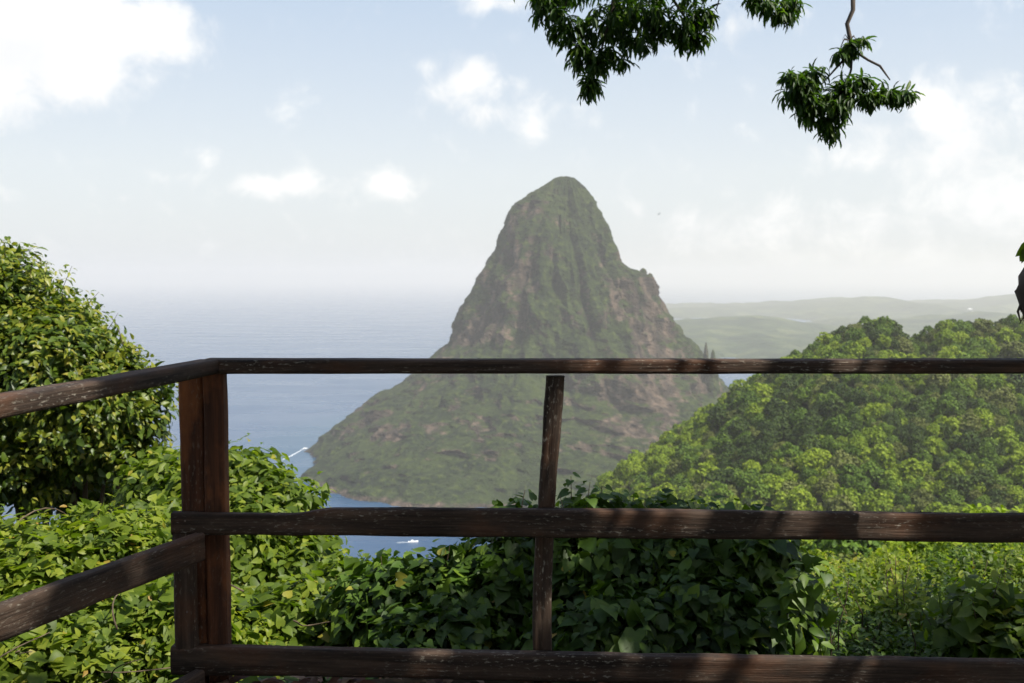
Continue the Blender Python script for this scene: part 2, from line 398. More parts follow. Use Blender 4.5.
# ------------------------------------------------------------------ the steep mountain
def build_mountain():
    Yc = 2100.0; cx = at(565, 177, Yc)[0]
    Lp = [(565,177),(556,178),(549,182.5),(541,188.5),(528,196),(518,204),(511,213),(507,226),(500,242),(494,255),(487,270),(478,284),(470,297),(463,308),(457,318),(453,331),(449,342),(440,349),(430,357),(420,367),(402,381),(378,399),(348,424),(325,442),(313,456),(309,466)]
    Rp = [(565,177),(573,178),(580,184),(587,193),(595,203),(600,211),(601,224),(606,236),(611,250),(617,262),(627,269),(640,274),(646,278),(649,286),(653,295),(663,308),(674,322),(684,333),(694,343),(699,352),(706,362),(714,374),(725,386),(742,400),(770,414),(800,424),(830,440)]
    def tab(Pp):
        z = np.array([at(p[0], p[1], Yc)[2] for p in Pp]); r = np.array([abs(at(p[0], p[1], Yc)[0]-cx) for p in Pp])
        o = np.argsort(z); return z[o], r[o]
    zl, rl = tab(Lp); zr, rr = tab(Rp)
    ztop = at(565, 177, Yc)[2]
    nz_, na = 620, 760
    t = np.linspace(0, 1, nz_)
    Z = ztop + (-385 - ztop)*(t**1.25)
    ang = np.linspace(0, 2*np.pi, na, endpoint=False)
    rR = np.interp(Z, zr, rr)
    # left outline: its lower part bends towards the viewer
    KL = []
    for px, py in Lp:
        p = at(px, py, float(np.interp(py, [355, 463], [2100, 1860]))); d = p[:2] - np.array([cx, Yc]); KL.append((p[2], math.hypot(*d), math.atan2(-d[1], -d[0]) if py > 180 else 0.0))
    KL = np.array(sorted(KL)); low = np.clip(KL[0, 0]-Z, 0, None)
    rL = np.interp(Z, KL[:, 0], KL[:, 1]) + low*.8; aL = np.pi + np.maximum(np.interp(Z, KL[:, 0], KL[:, 2]), .02)
    rF = np.interp(-Z, [-210, -206, -196, -150, -60, 0, 100, 180, 230, 270, 310, 345, 390], [0, 14, 26, 60, 108, 138, 190, 245, 305, 405, 530, 655, 740])
    RR = np.zeros((nz_, na))
    for k in range(nz_):
        rl_, rr_, rf_ = rL[k], rR[k], rF[k]; a0 = aL[k]; back = rf_*.95
        s180 = rl_*(.97 - .12*sstep(a0-np.pi, .1, .45))
        kA = np.array([0, np.pi/2, np.pi*.93, a0, max(a0+.25, 4.2), 4.75, 5.5, 2*np.pi])
        kR = np.array([rr_, back, s180, rl_, (.5*rl_+.5*rf_)*1.10, rf_, .5*(rr_+rf_), rr_])
        i_ = np.clip(np.searchsorted(kA, ang, side='right')-1, 0, len(kA)-2)
        f = (ang-kA[i_])/(kA[i_+1]-kA[i_]); f = f*f*(3-2*f); RR[k] = kR[i_]*(1-f) + kR[i_+1]*f
    ZZ = np.repeat(Z[:, None], na, 1); AA = np.repeat(ang[None], nz_, 0)
    X0 = cx + RR*np.cos(AA); Y0 = Yc + RR*np.sin(AA)
    amp = np.clip(RR/160., 0.06, 1)
    tilt = ZZ*.18
    gul = 1-np.abs(fbm((X0+tilt)/85, Y0/85, ZZ/260, 3, 40))*2.2
    cliff = fbm(X0/55, Y0/55, ZZ/150, 4, 51)
    ter = np.sin(ZZ/15. + fbm(X0/150, Y0/150, ZZ/150, 3, 61)*5)
    but = np.abs(fbm(AA*3.2+ZZ/700, ZZ/420, None, 4, 47)); but = np.minimum(but, .5)
    d = 20*fbm(X0/170, Y0/170, ZZ/170, 3, 33) + 26*(gul-.4) + 30*cliff + 2.5*ter*(1+cliff) - 60*(.28-but)
    fine = 13.0*fbm(X0/26, Y0/26, ZZ/26, 4, 71) 
    veg = 3.6*np.abs(fbm(X0/9, Y0/9, ZZ/9, 3, 81))
    side = np.abs(np.sin(AA))                           # keep the traced outline crisp left and right
    RR2 = RR + d*amp*(.22 + .78*np.clip(side*1.6, 0, 1)) + (fine+veg)*np.clip(amp*2, .3, 1)
    RR2 = np.maximum(RR2, 0.3)
    # jagged shore
    RR2 += sstep(-ZZ, 335, 352)*12*fbm(X0/60, Y0/60, None, 4, 91)
    X = cx + RR2*np.cos(AA); Y = Yc + RR2*np.sin(AA)
    Zd = ZZ + 3.0*fbm(X/30, Y/30, ZZ/30, 3, 12)*(amp) + 2*np.abs(fbm(X/10, Y/10, ZZ/10, 2, 13))
    V = np.stack([X, Y, Zd], -1)
    # rock / vegetation map
    dz = np.gradient(Z)[:, None]; slope = np.gradient(RR2, axis=0)/np.minimum(dz, -1e-3)*-1   # outward run per drop
    slope = np.clip(slope, -3, 3)
    rock = .9*fbm(X/70, Y/70, Zd/110, 4, 101) + .75*fbm(X/20, Y/20, Zd/45, 4, 111) - .35*(slope-.6)
    pxx = 512 + X/Y*FPX; pyy = 275 - Zd/Y*FPX
    def patch(px, py, rx, ry, a):
        return a*np.exp(-(((pxx-px)/rx)**2 + ((pyy-py)/ry)**2))*(Y < Yc+40)
    rock += patch(650, 330, 26, 40, .38) + patch(665, 400, 30, 45, .55) + patch(610, 435, 50, 45, .85) + patch(465, 432, 75, 20, .8) + patch(375, 430, 40, 20, .5) + patch(648, 282, 12, 14, .8) + patch(545, 320, 40, 50, .12) + patch(440, 365, 14, 14, .5) - patch(560, 200, 60, 30, .3) - patch(500, 485, 150, 22, .8) - patch(560, 350, 60, 18, .35) - patch(500, 390, 60, 25, .25)
    rock += patch(480, 330, 22, 18, .35)
    rk = sstep(rock + .24*sstep(-Zd, -90, 20)*(1-.6*sstep(-Zd, 230, 300)) - .12, -.12, .42)
    rk = np.maximum(rk, sstep(Zd, -341, -347)*.7)
    m, nt, b = mat('mountain_cover')
    a = N(nt, 'ShaderNodeAttribute', attribute_name='rock'); g = N(nt, 'ShaderNodeNewGeometry')
    def nz(sc, det=7):
        n = N(nt, 'ShaderNodeTexNoise', i_Scale=sc, i_Detail=float(det)); nt.links.new(g.outputs['Position'], n.inputs['Vector']); return n.outputs['Fac']
    mp = N(nt, 'ShaderNodeMapping'); mp.inputs['Scale'].default_value = (.06, .06, .012); nt.links.new(g.outputs['Position'], mp.inputs[0])
    st = N(nt, 'ShaderNodeTexNoise', i_Scale=1.0, i_Detail=6.0); nt.links.new(mp.outputs[0], st.inputs['Vector'])
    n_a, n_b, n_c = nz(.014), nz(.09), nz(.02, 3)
    vegc = ramp(nt, n_b, [(.34, (.004, .009, .003)), (.52, (.017, .029, .007)), (.68, (.055, .072, .014))]).outputs[0]  # vegetation tones kept extra dark in place of a cloud's shadow
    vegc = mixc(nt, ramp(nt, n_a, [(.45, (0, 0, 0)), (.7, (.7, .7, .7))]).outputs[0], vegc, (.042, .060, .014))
    rockc = ramp(nt, st.outputs['Fac'], [(.3, (.020, .016, .013)), (.5, (.056, .042, .031)), (.72, (.155, .112, .080))]).outputs[0]
    rf = mathn(nt, 'ADD', a.outputs['Fac'], mathn(nt, 'MULTIPLY', mathn(nt, 'SUBTRACT', st.outputs['Fac'], .5), 1.6))
    rfc = ramp(nt, rf, [(.28, (0, 0, 0)), (.75, (1, 1, 1))]).outputs[0]
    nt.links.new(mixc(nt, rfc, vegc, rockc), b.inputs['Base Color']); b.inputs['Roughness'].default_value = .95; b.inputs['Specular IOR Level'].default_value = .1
    hh = mathn(nt, 'ADD', n_b, mathn(nt, 'MULTIPLY', nz(.28, 4), .7))
    bp = N(nt, 'ShaderNodeBump', i_Strength=1.0, i_Distance=7.0); nt.links.new(hh, bp.inputs['Height']); nt.links.new(bp.outputs[0], b.inputs['Normal'])
    VV = V.transpose(1, 0, 2).reshape(-1, 3)        # (angle, level)
    F = grid_faces(na, nz_, True)
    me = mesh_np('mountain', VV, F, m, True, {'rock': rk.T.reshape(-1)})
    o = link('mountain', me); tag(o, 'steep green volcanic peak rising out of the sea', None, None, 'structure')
    # rock fins on the right shoulder: part of the same rock mass
    for px, pt, pb, Y_, w in ((706, 342, 392, 1990, 7.0), (713, 349, 396, 1980, 10.0), (643, 268, 305, 2085, 9.0), (650, 273, 312, 2080, 7.0)):
        top = at(px, pt, Y_); bot = at(px-1, pb, Y_)
        n, k = 40, 28; zz = np.linspace(top[2], bot[2], n); th = np.linspace(0, 2*np.pi, k, endpoint=False)
        s = np.linspace(0, 1, n)[:, None]
        b0 = .6 if px > 700 else 4.5; rx = b0*np.clip(s*25, .15, 1) + w*1.6*s**.8; ry = b0*np.clip(s*25, .15, 1) + w*3*s**.8
        nn = 1 + .5*fbm(np.cos(th)[None]*1.5 + 0*s, np.sin(th)[None]*1.5 + 0*s, zz[:, None]/14 + 0*th[None], 4, 7)
        Vx = top[0] + (bot[0]-top[0])*s + rx*nn*np.cos(th)[None]; Vy = Y_ + ry*nn*np.sin(th)[None]; Vz = zz[:, None] + 0*th[None]
        me = mesh_np('rock_spire', np.stack([Vx, Vy, Vz], -1).transpose(1, 0, 2).reshape(-1, 3), grid_faces(k, n, True), m, True, {'rock': np.full(n*k, .45 if px < 710 else .15)})
        link('rock_spire', me, o)
build_mountain()

# ------------------------------------------------------------------ far hills
def build_hills():
    def ridge(name, Yc, depth, tbl, u0, u1, colr, label, seed, hn):
        nu, nv = 420, 60
        uu = np.linspace(u0, u1, nu); vv = np.linspace(-1, 1, nv)
        U, Vv = np.meshgrid(uu, vv, indexing='ij')
        tx = np.array([(p[0]-512)/FPX for p in tbl]); ty = np.array([-(p[1]-275)/FPX*Yc for p in tbl])
        crest = np.interp(U, tx, ty)
        Y = Yc + Vv*depth; X = U*Yc*(1+0*Vv)
        prof = np.where(Vv < 0, 1-np.abs(Vv)**1.15, 1-Vv**2)
        h = SEA_Z - 12 + (crest - SEA_Z + 12)*prof
        h = h + hn*fbm(X/900, Y/900, None, 5, seed)*np.clip(1-np.abs(Vv)*.6, 0, 1)*sstep(np.abs(Vv), 0, .25) + hn*.22*fbm(X/220, Y/220, None, 4, seed+5)
        h = h - hn*1.7*np.abs(fbm(X/520, Y/2000, None, 4, seed+9))*sstep(np.abs(Vv), .02, .4)
        ends = sstep(U, u0, u0+.03)
        h = (SEA_Z-15) + (h-SEA_Z+15)*ends
        m, nt, b = mat(name+'_cover')
        g = N(nt, 'ShaderNodeNewGeometry'); n1 = N(nt, 'ShaderNodeTexNoise', i_Scale=.006, i_Detail=9.0); nt.links.new(g.outputs['Position'], n1.inputs['Vector'])
        nt.links.new(ramp(nt, n1.outputs['Fac'], colr).outputs[0], b.inputs['Base Color']); b.inputs['Roughness'].default_value = .95; b.inputs['Specular IOR Level'].default_value = .1
        n2 = N(nt, 'ShaderNodeTexNoise', i_Scale=.02, i_Detail=4.0); nt.links.new(g.outputs['Position'], n2.inputs['Vector'])
        bp = N(nt, 'ShaderNodeBump', i_Strength=1.0, i_Distance=25.0); nt.links.new(n2.outputs['Fac'], bp.inputs['Height']); nt.links.new(bp.outputs[0], b.inputs['Normal'])
        me = mesh_np(name, np.stack([X, Y, h], -1).reshape(-1, 3), grid_faces(nu, nv)[:, ::-1], m)
        o = link(name, me); tag(o, label, None, None, 'structure')
        return uu, vv, X, Y, h
    cr = [(.38, (.012, .026, .007)), (.52, (.026, .045, .012)), (.68, (.075, .09, .03))]
    a = ridge('hills', 9000, 3300, [(560, 312), (650, 309), (690, 308), (740, 307), (800, 304), (850, 301), (875, 297.5), (888, 297), (900, 300), (920, 303), (938, 303), (950, 304), (962, 302.5), (980, 304), (1000, 300), (1015, 297), (1040, 294), (1300, 288), (1900, 300)], .03, 1.5, cr, 'distant hazy green ridge across the bay', 3, 60)
    b = ridge('hills', 5600, 1900, [(560, 330), (640, 324), (690, 319), (720, 317), (760, 316), (800, 321), (860, 328), (940, 320), (1000, 315), (1100, 318), (1900, 330)], .06, 1.5, cr, 'nearer hazy hillside behind the wooded hill', 23, 55)
    c = ridge('hills', 4200, 1300, [(640, 372), (690, 368), (728, 361), (750, 354), (765, 351), (790, 351), (830, 353), (900, 358), (1500, 360)], .12, 1.3, cr, 'low hazy headland just above the railing', 43, 26)
    return a, b, c
HILLS = build_hills()

def build_houses():
    wall, nt, b = mat('white_house_wall'); b.inputs['Base Color'].default_value = (.8, .78, .74, 1)
    n1 = N(nt, 'ShaderNodeTexNoise', i_Scale=.5); nt.links.new(ramp(nt, n1.outputs['Fac'], [(.3, (.72, .7, .66)), (.7, (.82, .8, .77))]).outputs[0], b.inputs['Base Color'])
    roof, nt2, b2 = mat('house_roof'); n3 = N(nt2, 'ShaderNodeTexNoise', i_Scale=2.0); nt2.links.new(ramp(nt2, n3.outputs['Fac'], [(.3, (.4, .18, .12)), (.7, (.55, .3, .22))]).outputs[0], b2.inputs['Base Color'])
    roofw, nt3, b3 = mat('pale_roof'); n4 = N(nt3, 'ShaderNodeTexNoise', i_Scale=2.0); nt3.links.new(ramp(nt3, n4.outputs['Fac'], [(.3, (.6, .6, .58)), (.7, (.78, .78, .76))]).outputs[0], b3.inputs['Base Color'])
    glass, _, bg = mat('window_glass'); bg.inputs['Base Color'].default_value = (.03, .04, .05, 1); bg.inputs['Roughness'].default_value = .15
    def house(px, py, layer, w, red):
        uu, vv, X, Y, H = HILLS[layer]
        i = int(np.argmin(np.abs(uu*X[0, 0]/uu[0]/Y[0, 0]*0 + uu - (px-512)/FPX)))
        # walk down the slope facing us until the line of sight meets it
        best, bj = 1e9, 0
        for j in range(len(vv)//2):
            e = abs(275 - H[i, j]/Y[i, j]*FPX - py)
            if e < best: best, bj = e, j
        c = np.array([X[i, bj], Y[i, bj], H[i, bj]])
        r = empty('hillside_house', c - np.array([0, 0, 6]))
        mb = MB(); mb.box((0, 0, 7), (w, w*.7, 14)); mb.build('wall', wall, r, False)
        mb = MB(); hw, hd = w*.56, w*.42
        mb.add([(-hw, -hd, 14), (hw, -hd, 14), (hw, hd, 14), (-hw, hd, 14), (-hw*.6, 0, 14+w*.2), (hw*.6, 0, 14+w*.2)], [[0, 1, 5, 4], [2, 3, 4, 5], [1, 2, 5, 5], [3, 0, 4, 4], [0, 3, 2, 1]]); mb.build('roof', roof if red else roofw, r, False)
        for k in (-.28, .28):
            mb = MB(); mb.box((w*k, -w*.35-.1, 9.5), (w*.16, .3, 3)); mb.build('window', glass, r, False)
        return r
    hs = [(934, 310, 0, 34, 0, 'largest white house high on the distant ridge'), (928, 311.5, 0, 20, 0, 'small white house just left of the largest ridge house'), (1002, 314, 0, 26, 1, 'red roofed house on the distant ridge near the picture edge'),
          (1009, 315.5, 0, 22, 1, 'small red roofed house beside the hanging bark stump'), (990, 314, 0, 18, 0, 'pale roofed house a little left of the red roofed pair'), (975, 312, 0, 16, 0, 'tiny white house midway along the distant ridge'),
          (738, 382.5, 2, 24, 0, 'white waterfront house in the gap beside the wooded hill'), (733, 384, 2, 16, 0, 'smaller white waterfront house nearest the mountain')]
    for px, py, l, w, red, lab in hs:
        tag(house(px, py, l, w, red), lab, 'house', 'houses scattered on the far hills')
build_houses()

# ------------------------------------------------------------------ boats, wakes and bird
def build_boats():
    hullm, nt, b = mat('white_hull'); b.inputs['Base Color'].default_value = (.85, .85, .83, 1); b.inputs['Roughness'].default_value = .3
    dk, _, bd = mat('tinted_glass'); bd.inputs['Base Color'].default_value = (.02, .03, .04, 1); bd.inputs['Roughness'].default_value = .1
    foam, nt, bf = mat('wake_foam'); bf.inputs['Roughness'].default_value = .6
    bf.inputs['Base Color'].default_value = (.75, .8, .82, 1)
    def boat(px, py, L, rz, label):
        Y = -SEA_Z/((py-275)/FPX); c = at(px, py, Y); c[2] = SEA_Z
        r = empty('motor_boat', c); r.rotation_euler = (0, 0, rz)
        st = np.linspace(0, 1, 14); W = L*.15*np.clip(1.06-st**3.2, 0, 1); zt = L*(.10+.07*st**2)
        V = []; 
        for i, s in enumerate(st):
            x = (s-.5)*L
            for w_, z_ in ((-1, zt[i]), (-.82, .02*L), (-.3, -.04*L), (.3, -.04*L), (.82, .02*L), (1, zt[i]), (.4, zt[i]*.95), (-.4, zt[i]*.95)):
                V.append((x + (.03*L*s if z_ > .05*L else 0), w_*W[i], z_))
        F = []
        for i in range(13):
            for j in range(8): F.append([i*8+j, i*8+(j+1) % 8, (i+1)*8+(j+1) % 8, (i+1)*8+j])
        F += [[0, 1, 2, 7], [7, 2, 3, 6], [6, 3, 4, 5]]
        mb = MB(); mb.add(V, F); mb.build('hull', hullm, r)
        mb = MB(); mb.add([(-.22*L, -.1*L, .1*L), (.14*L, -.1*L, .1*L), (.14*L, .1*L, .1*L), (-.22*L, .1*L, .1*L), (-.2*L, -.085*L, .24*L), (.04*L, -.085*L, .24*L), (.04*L, .085*L, .24*L), (-.2*L, .085*L, .24*L)], [[0, 1, 5, 4], [1, 2, 6, 5], [2, 3, 7, 6], [3, 0, 4, 7], [4, 5, 6, 7]])
        mb.build('cabin', hullm, r, False)
        mb = MB(); mb.add([(.131*L, -.07*L, .135*L), (.131*L, .07*L, .135*L), (.066*L, .065*L, .22*L), (.066*L, -.065*L, .22*L)], [[0, 1, 2, 3]]); mb.build('windscreen', dk, r, False)
        tag(r, label, 'boat')
        return c
    def wake(P, w, label):
        P = np.array([[*p, SEA_Z+.25] for p in P]); n = 60
        t = np.linspace(0, 1, n); s = np.linspace(0, 1, len(P))
        C = np.stack([np.interp(t, s, P[:, k]) for k in range(3)], -1)
        T = nrm(np.gradient(C, axis=0)); S = np.stack([-T[:, 1], T[:, 0], 0*t], -1)
        ww = w*(.35 + .65*t)*(1 + .5*fbm(t*22, 0*t, None, 3, 4))*np.clip((1-t)*6, 0, 1)
        V = np.concatenate([C - S*ww[:, None], C + S*ww[:, None]*(.6+.4*fbm(t*25, 0*t+3, None, 3, 5))[:, None]]); 
        F = [[i, i+1, n+i+1, n+i] for i in range(n-1)]
        o = link('boat_wake', mesh_np('boat_wake', V, F, foam)); tag(o, label, None, None, 'structure')
    c = boat(413, 546, 13, R(8), 'white motor boat on dark water below the middle rail')
    wake([(c[0]-5, c[1]), (c[0]-12, c[1]-1), (c[0]-22, c[1]-3)], 1.6, 'short foam trail behind the boat')
    c = boat(305, 450, 10, R(28), 'small white boat leading a foam wake beside the mountain foot')
    Yb = c[1]
    a = at(292, 457, 350/((457-275)/FPX)); b_ = at(281, 462, 350/((462-275)/FPX))
    wake([(c[0]-3, c[1]-2), (a[0], a[1]), (b_[0], b_[1])], 2.2, 'curved foam wake trailing the distant boat')
    fe, _, be = mat('bird_feather'); be.inputs['Base Color'].default_value = (.03, .03, .035, 1)
    p = at(659, 214, 320); r = empty('bird', p); r.rotation_euler = (R(20), R(-35), R(20))
    mb = MB(); mb.tube([(0, -.28, 0), (0, -.18, 0), (0, 0, 0), (0, .16, .01), (0, .27, .03)], [.01, .05, .075, .05, .02], 8); mb.build('body', fe, r)
    for s in (-1, 1):
        mb = MB(); mb.add([(0, -.1, 0), (0, .1, .01), (s*.35, .12, .10), (s*.35, -.06, .09), (s*.75, .0, .04), (s*.75, -.05, .04)], [[0, 1, 2, 3], [3, 2, 4, 5]]); mb.build('wing', fe, r)
    mb = MB(); mb.add([(-.03, -.25, 0), (.03, -.25, 0), (.09, -.42, 0), (-.09, -.42, 0)], [[0, 1, 2, 3]]); mb.build('tail', fe, r)
    tag(r, 'dark bird soaring in the pale sky right of the peak', 'bird')
build_boats()

# ------------------------------------------------------------------ forest on the hill and valley
def crown_proto(kind, seed, r, nq, qs, nl, detail='quad'):
    """a crown mesh: lobes in a dome, covered by leaf clumps; trunk mesh separately"""
    global rng
    keep = rng; rng = np.random.default_rng(seed)
    lobes = [((0, 0, r*.80), (r*.80, r*.80, r*.72))]
    for k in range(nl):
        a = k/nl*2*np.pi + rng.uniform(-.4, .4); rr = r*rng.uniform(.42, .66); z = r*rng.uniform(.45, 1.2)
        s = r*rng.uniform(.26, .46)
        lobes.append(((rr*math.cos(a), rr*math.sin(a), z), (s, s, s*.82)))
    for k in range(max(2, nl//3)):
        a = rng.uniform(0, 6.28); rr = r*rng.uniform(.1, .35); s = r*rng.uniform(.28, .4)
        lobes.append(((rr*math.cos(a), rr*math.sin(a), r*rng.uniform(1.25, 1.5)), (s, s, s*.8)))
    arr = sprouts(lobes, nq, 4 if detail == 'quad' else 7, qs, qs*.5, .2, .25, (.80, 1.05), -.6, .5, .55, 0, .78, qs*.3, .10, .0 if detail == 'quad' else .4, .15)
    V, F, T = leaves(*arr, QUAD if detail == 'quad' else OVAL)
    rng = keep
    return V, F, T, lobes
def trunk_np(r, lobes):
    mb = MB(); mb.tube([(0, 0, -r*.45), (r*.03, 0, 0), (0, r*.04, r*.5), (0, 0, r*1.0)], [r*.075, r*.055, r*.045, r*.025], 7)
    for c, s in lobes[1:5]:
        mb.tube([(0, r*.02, r*.3), (c[0]*.5, c[1]*.5, c[2]*.7), (c[0], c[1], c[2])], [r*.035, r*.022, r*.008], 5)
    return mb

def build_forest():
    LOD = [('near', 1.7, 2600, .085, 7, 'oval'), ('mid', 3.5, 2300, .24, 10, 'quad'), ('far', 4.0, 700, .47, 8, 'quad')]
    protos = {}
    for li, (ln, r, nq, qs, nl, det) in enumerate(LOD):
        for si, sname in enumerate(SNAMES):
            for v in range(2 if li == 0 else 3):
                V, F, T, lobes = crown_proto(sname, 100+li*40+si*7+v, r, nq, qs, nl, det)
                me = mesh_np('crown', V, F, SPEC[sname], True, {'tint': T})
                tb = trunk_np(r, lobes); to = tb.build('trunk', M_bark); tme = to.data; bpy.data.objects.remove(to)
                protos[li, si, v] = (me, tme, V, F, T)
    pts = []
    def scatter(d0, d1, u0, u1, sp, li, jit=.42):
        y = d0
        while y < d1:
            x = u0*y
            while x < u1*y:
                px, py = x + rng.uniform(-jit, jit)*sp, y + rng.uniform(-jit, jit)*sp
                pts.append((px, py, li)); x += sp
            y += sp*.9
    scatter(17, 46, .24, .66, 3.0, 0)
    scatter(46, 215, .03, .64, 6.0, 1)
    scatter(218, 375, .04, .62, 6.4, 2)
    scatter(378, 650, .035, .60, 6.2, 2)
    pts_ = np.array([p[:2] for p in pts]); gz = ground_z(pts_[:, 0], pts_[:, 1])
    out = []
    sel = fbm(pts_[:, 0]/60, pts_[:, 1]/60, None, 2, 77)
    for i, (x, y, li) in enumerate(pts):
        u = x/y; py = 275 - (gz[i])/y*FPX; px = 512+u*FPX
        # hidden by the bush in front of the railing or below the picture
        if px < 560 and y < 385: continue
        q = rng.random() + sel[i]*.5
        if 218 > y > 46 and .2 < u < .4 and y > 120: q += .35          # sunny yellow crowns in the valley
        if px < 720 and y > 378: q += .45
        si = 0 if q < .28 else 1 if q < .62 else 3 if q < .78 else 2
        s = rng.choice([.62, .8, 1.0, 1.25, 1.7], p=[.2, .25, .27, .18, .1])*rng.uniform(.93, 1.07)
        if li == 1 and y < 75: s *= .72
        out.append((y/(s*LOD[li][1]), x, y, gz[i], li, si, int(rng.integers(2 if li == 0 else 3)), s, rng.uniform(0, 6.28)))
    out.sort(key=lambda t: t[0])
    print('TREES', len(out), 'by lod', [sum(1 for o in out if o[4] == k) for k in range(3)])
    LBL = {0: {0: 'dark green leafy shrub tree on the near slope below the railing', 1: 'mid green leafy shrub tree on the near slope below the railing', 2: 'bright yellow green shrub tree on the near slope below the railing', 3: 'dull olive shrub tree on the near slope below the railing'},
           1: {0: 'dark green tree with lumpy crown on the valley floor', 1: 'mid green tree with lumpy crown on the valley floor', 2: 'yellow green tree with lumpy crown on the valley floor', 3: 'olive tree with lumpy crown on the valley floor'},
           2: {0: 'dark green rounded tree on the wooded hill across the valley', 1: 'mid green rounded tree on the wooded hill across the valley', 2: 'sunny yellow green rounded tree on the wooded hill across the valley', 3: 'greyish olive rounded tree on the wooded hill across the valley'}}
    GRP = {0: 'shrub trees on the near slope', 1: 'trees on the valley floor', 2: 'trees on the wooded hill'}
    # only trees the photo can show: line-of-sight test against the ground in front is skipped, nearness decides
    NI = 290
    done = 0
    rest = []
    for t in out:
        _, x, y, z, li, si, v, s, rz = t
        me, tme, V, F, T = protos[li, si, v]
        if done < NI:
            r = empty('broadleaf_tree', (x, y, z)); r.rotation_euler = (0, 0, rz); r.scale = (s, s, s*rng.uniform(.9, 1.15))
            link('crown', me, r); link('trunk', tme, r)
            tag(r, LBL[li][si], 'tree', GRP[li] + ', ' + SNAMES[si]); done += 1
        else: rest.append(t)
    for k, (x, y, sc_, si) in enumerate(((-4.2, -3.6, 1.9, 1), (-1.0, -5.4, 2.1, 0), (2.2, -5.6, 2.0, 3), (5.6, -4.6, 2.2, 0), (-6.5, -1.2, 1.7, 1), (8.2, -1.5, 1.8, 1))):  # unseen trees, added behind the camera to cut sky fill on the railing
        me, tme = protos[0, si, k % 2][:2]
        r = empty('broadleaf_tree', (x, y, -1.4 + sc_*.5)); r.scale = (sc_,)*3; r.rotation_euler = (0, 0, k*1.3)
        link('crown', me, r); link('trunk', tme, r); tag(r, 'unseen leafy tree added behind the viewpoint to block sky light from the railing', 'tree', 'added light blocking trees behind the viewpoint')
    Vs, Fs, Ts, Ms = [], [], [], []; n = 0
    for _, x, y, z, li, si, v, s, rz in rest:
        me, tme, V, F, T = protos[li, si, v]
        c_, s_ = math.cos(rz), math.sin(rz); W = V*np.array([s, s, s*rng.uniform(.9, 1.15)])
        W = np.stack([W[:, 0]*c_ - W[:, 1]*s_ + x, W[:, 0]*s_ + W[:, 1]*c_ + y, W[:, 2] + z], -1)
        Vs.append(W); Fs.append(F+n); Ts.append(np.clip(T + rng.uniform(-.18, .18), 0, 1)); Ms.append(np.full(len(F), si)); n += len(V)
    me = mesh_np('forest', np.concatenate(Vs), np.concatenate(Fs), [SPEC[s] for s in SNAMES], True, {'tint': np.concatenate(Ts)}, np.concatenate(Ms))
    o = link('forest', me); tag(o, 'dense rainforest canopy covering the hill beyond the nearest trees', 'forest', None, 'stuff')
build_forest()

# ------------------------------------------------------------------ railing
def board(name, P0, P1, w, h, mt, parent, up=(0, 0, 1), n=90, seed=0, hf=None, bow=0.004, wob=.0025, pts=None, bev=.006):
    """rounded rectangular timber from P0 to P1; w across, h along 'up'; hf(t)->(lo,hi) scale of the section"""
    P0, P1 = np.array(P0, float), np.array(P1, float); L = np.linalg.norm(P1-P0)
    t = np.linspace(0, 1, n)
    C = P0 + (P1-P0)*t[:, None] if pts is None else np.stack([np.interp(t, np.linspace(0, 1, len(pts)), np.array(pts)[:, k]) for k in range(3)], -1)
    T = nrm(P1-P0); S = nrm(np.cross(T, np.array(up, float))); U = np.cross(S, T)
    hw, hh = w/2, h/2
    sec = []
    m = 6
    def side(a, b):
        for k in range(m): sec.append(a + (b-a)*k/m)
    cs = [(hw, -hh), (hw, hh), (-hw, hh), (-hw, -hh)]
    for k in range(4):
        a = np.array(cs[k]); b = np.array(cs[(k+1) % 4]); d = (b-a)/np.linalg.norm(b-a)
        side(a + d*bev, b - d*bev); sec.append(b - d*bev)
    sec = np.array(sec); K = len(sec)
    per = np.concatenate([[0], np.cumsum(np.linalg.norm(np.diff(sec, axis=0), axis=1))])
    sx = np.repeat(sec[None, :, 0], n, 0).copy(); sy = np.repeat(sec[None, :, 1], n, 0).copy()
    if hf is not None:
        lo, hi = hf(t); sy = np.where(sy > 0, sy*hi[:, None], sy*lo[:, None])
    tt = np.repeat((t*L)[:, None], K, 1); kk = np.repeat(np.arange(K)[None], n, 0)
    nn = fbm(tt*7, np.cos(kk/K*6.283)*2+seed, np.sin(kk/K*6.283)*2, 4, seed+3)*wob + fbm(tt*1.6, kk*0+seed, None, 2, seed)*wob*1.2
    sc = 1 + nn/np.hypot(sx, sy)
    sx = sx*sc; sy = sy*sc + (bow*fbm(t*2.2+seed, 0*t, None, 3, seed+8))[:, None]
    V = C[:, None] + sx[..., None]*S + sy[..., None]*U
    e0 = V[0].mean(0); e1 = V[-1].mean(0)
    W = np.stack([tt + seed*3.1, np.repeat(per[None], n, 0) + seed*1.7, 0*tt], -1)
    F = []
    for i in range(n-1):
        j = np.arange(K); F += np.stack([i*K+j, i*K+(j+1) % K, (i+1)*K+(j+1) % K, (i+1)*K+j], -1).tolist()
    Vf = V.reshape(-1, 3); Wf = W.reshape(-1, 3)
    # end caps get their own vertices so the edge stays sharp
    base = len(Vf)
    capV = np.concatenate([V[0], [e0], V[-1], [e1]]); capW = np.concatenate([np.stack([sec[:, 0]*.3+seed, sec[:, 1], 0*sec[:, 0]], -1), [[seed, 0, 0]], np.stack([sec[:, 0]*.3+seed, sec[:, 1], 0*sec[:, 0]], -1), [[seed, 0, 0]]])
    for j in range(K):
        F.append([base+K, base+(j+1) % K, base+j, base+j]); F.append([base+2*K+1, base+K+1+j, base+K+1+(j+1) % K, base+K+1+(j+1) % K])
    mb = MB(); mb.add(np.concatenate([Vf, capV]), F, np.concatenate([Wf, capW]))
    return mb.build(name, mt, parent)

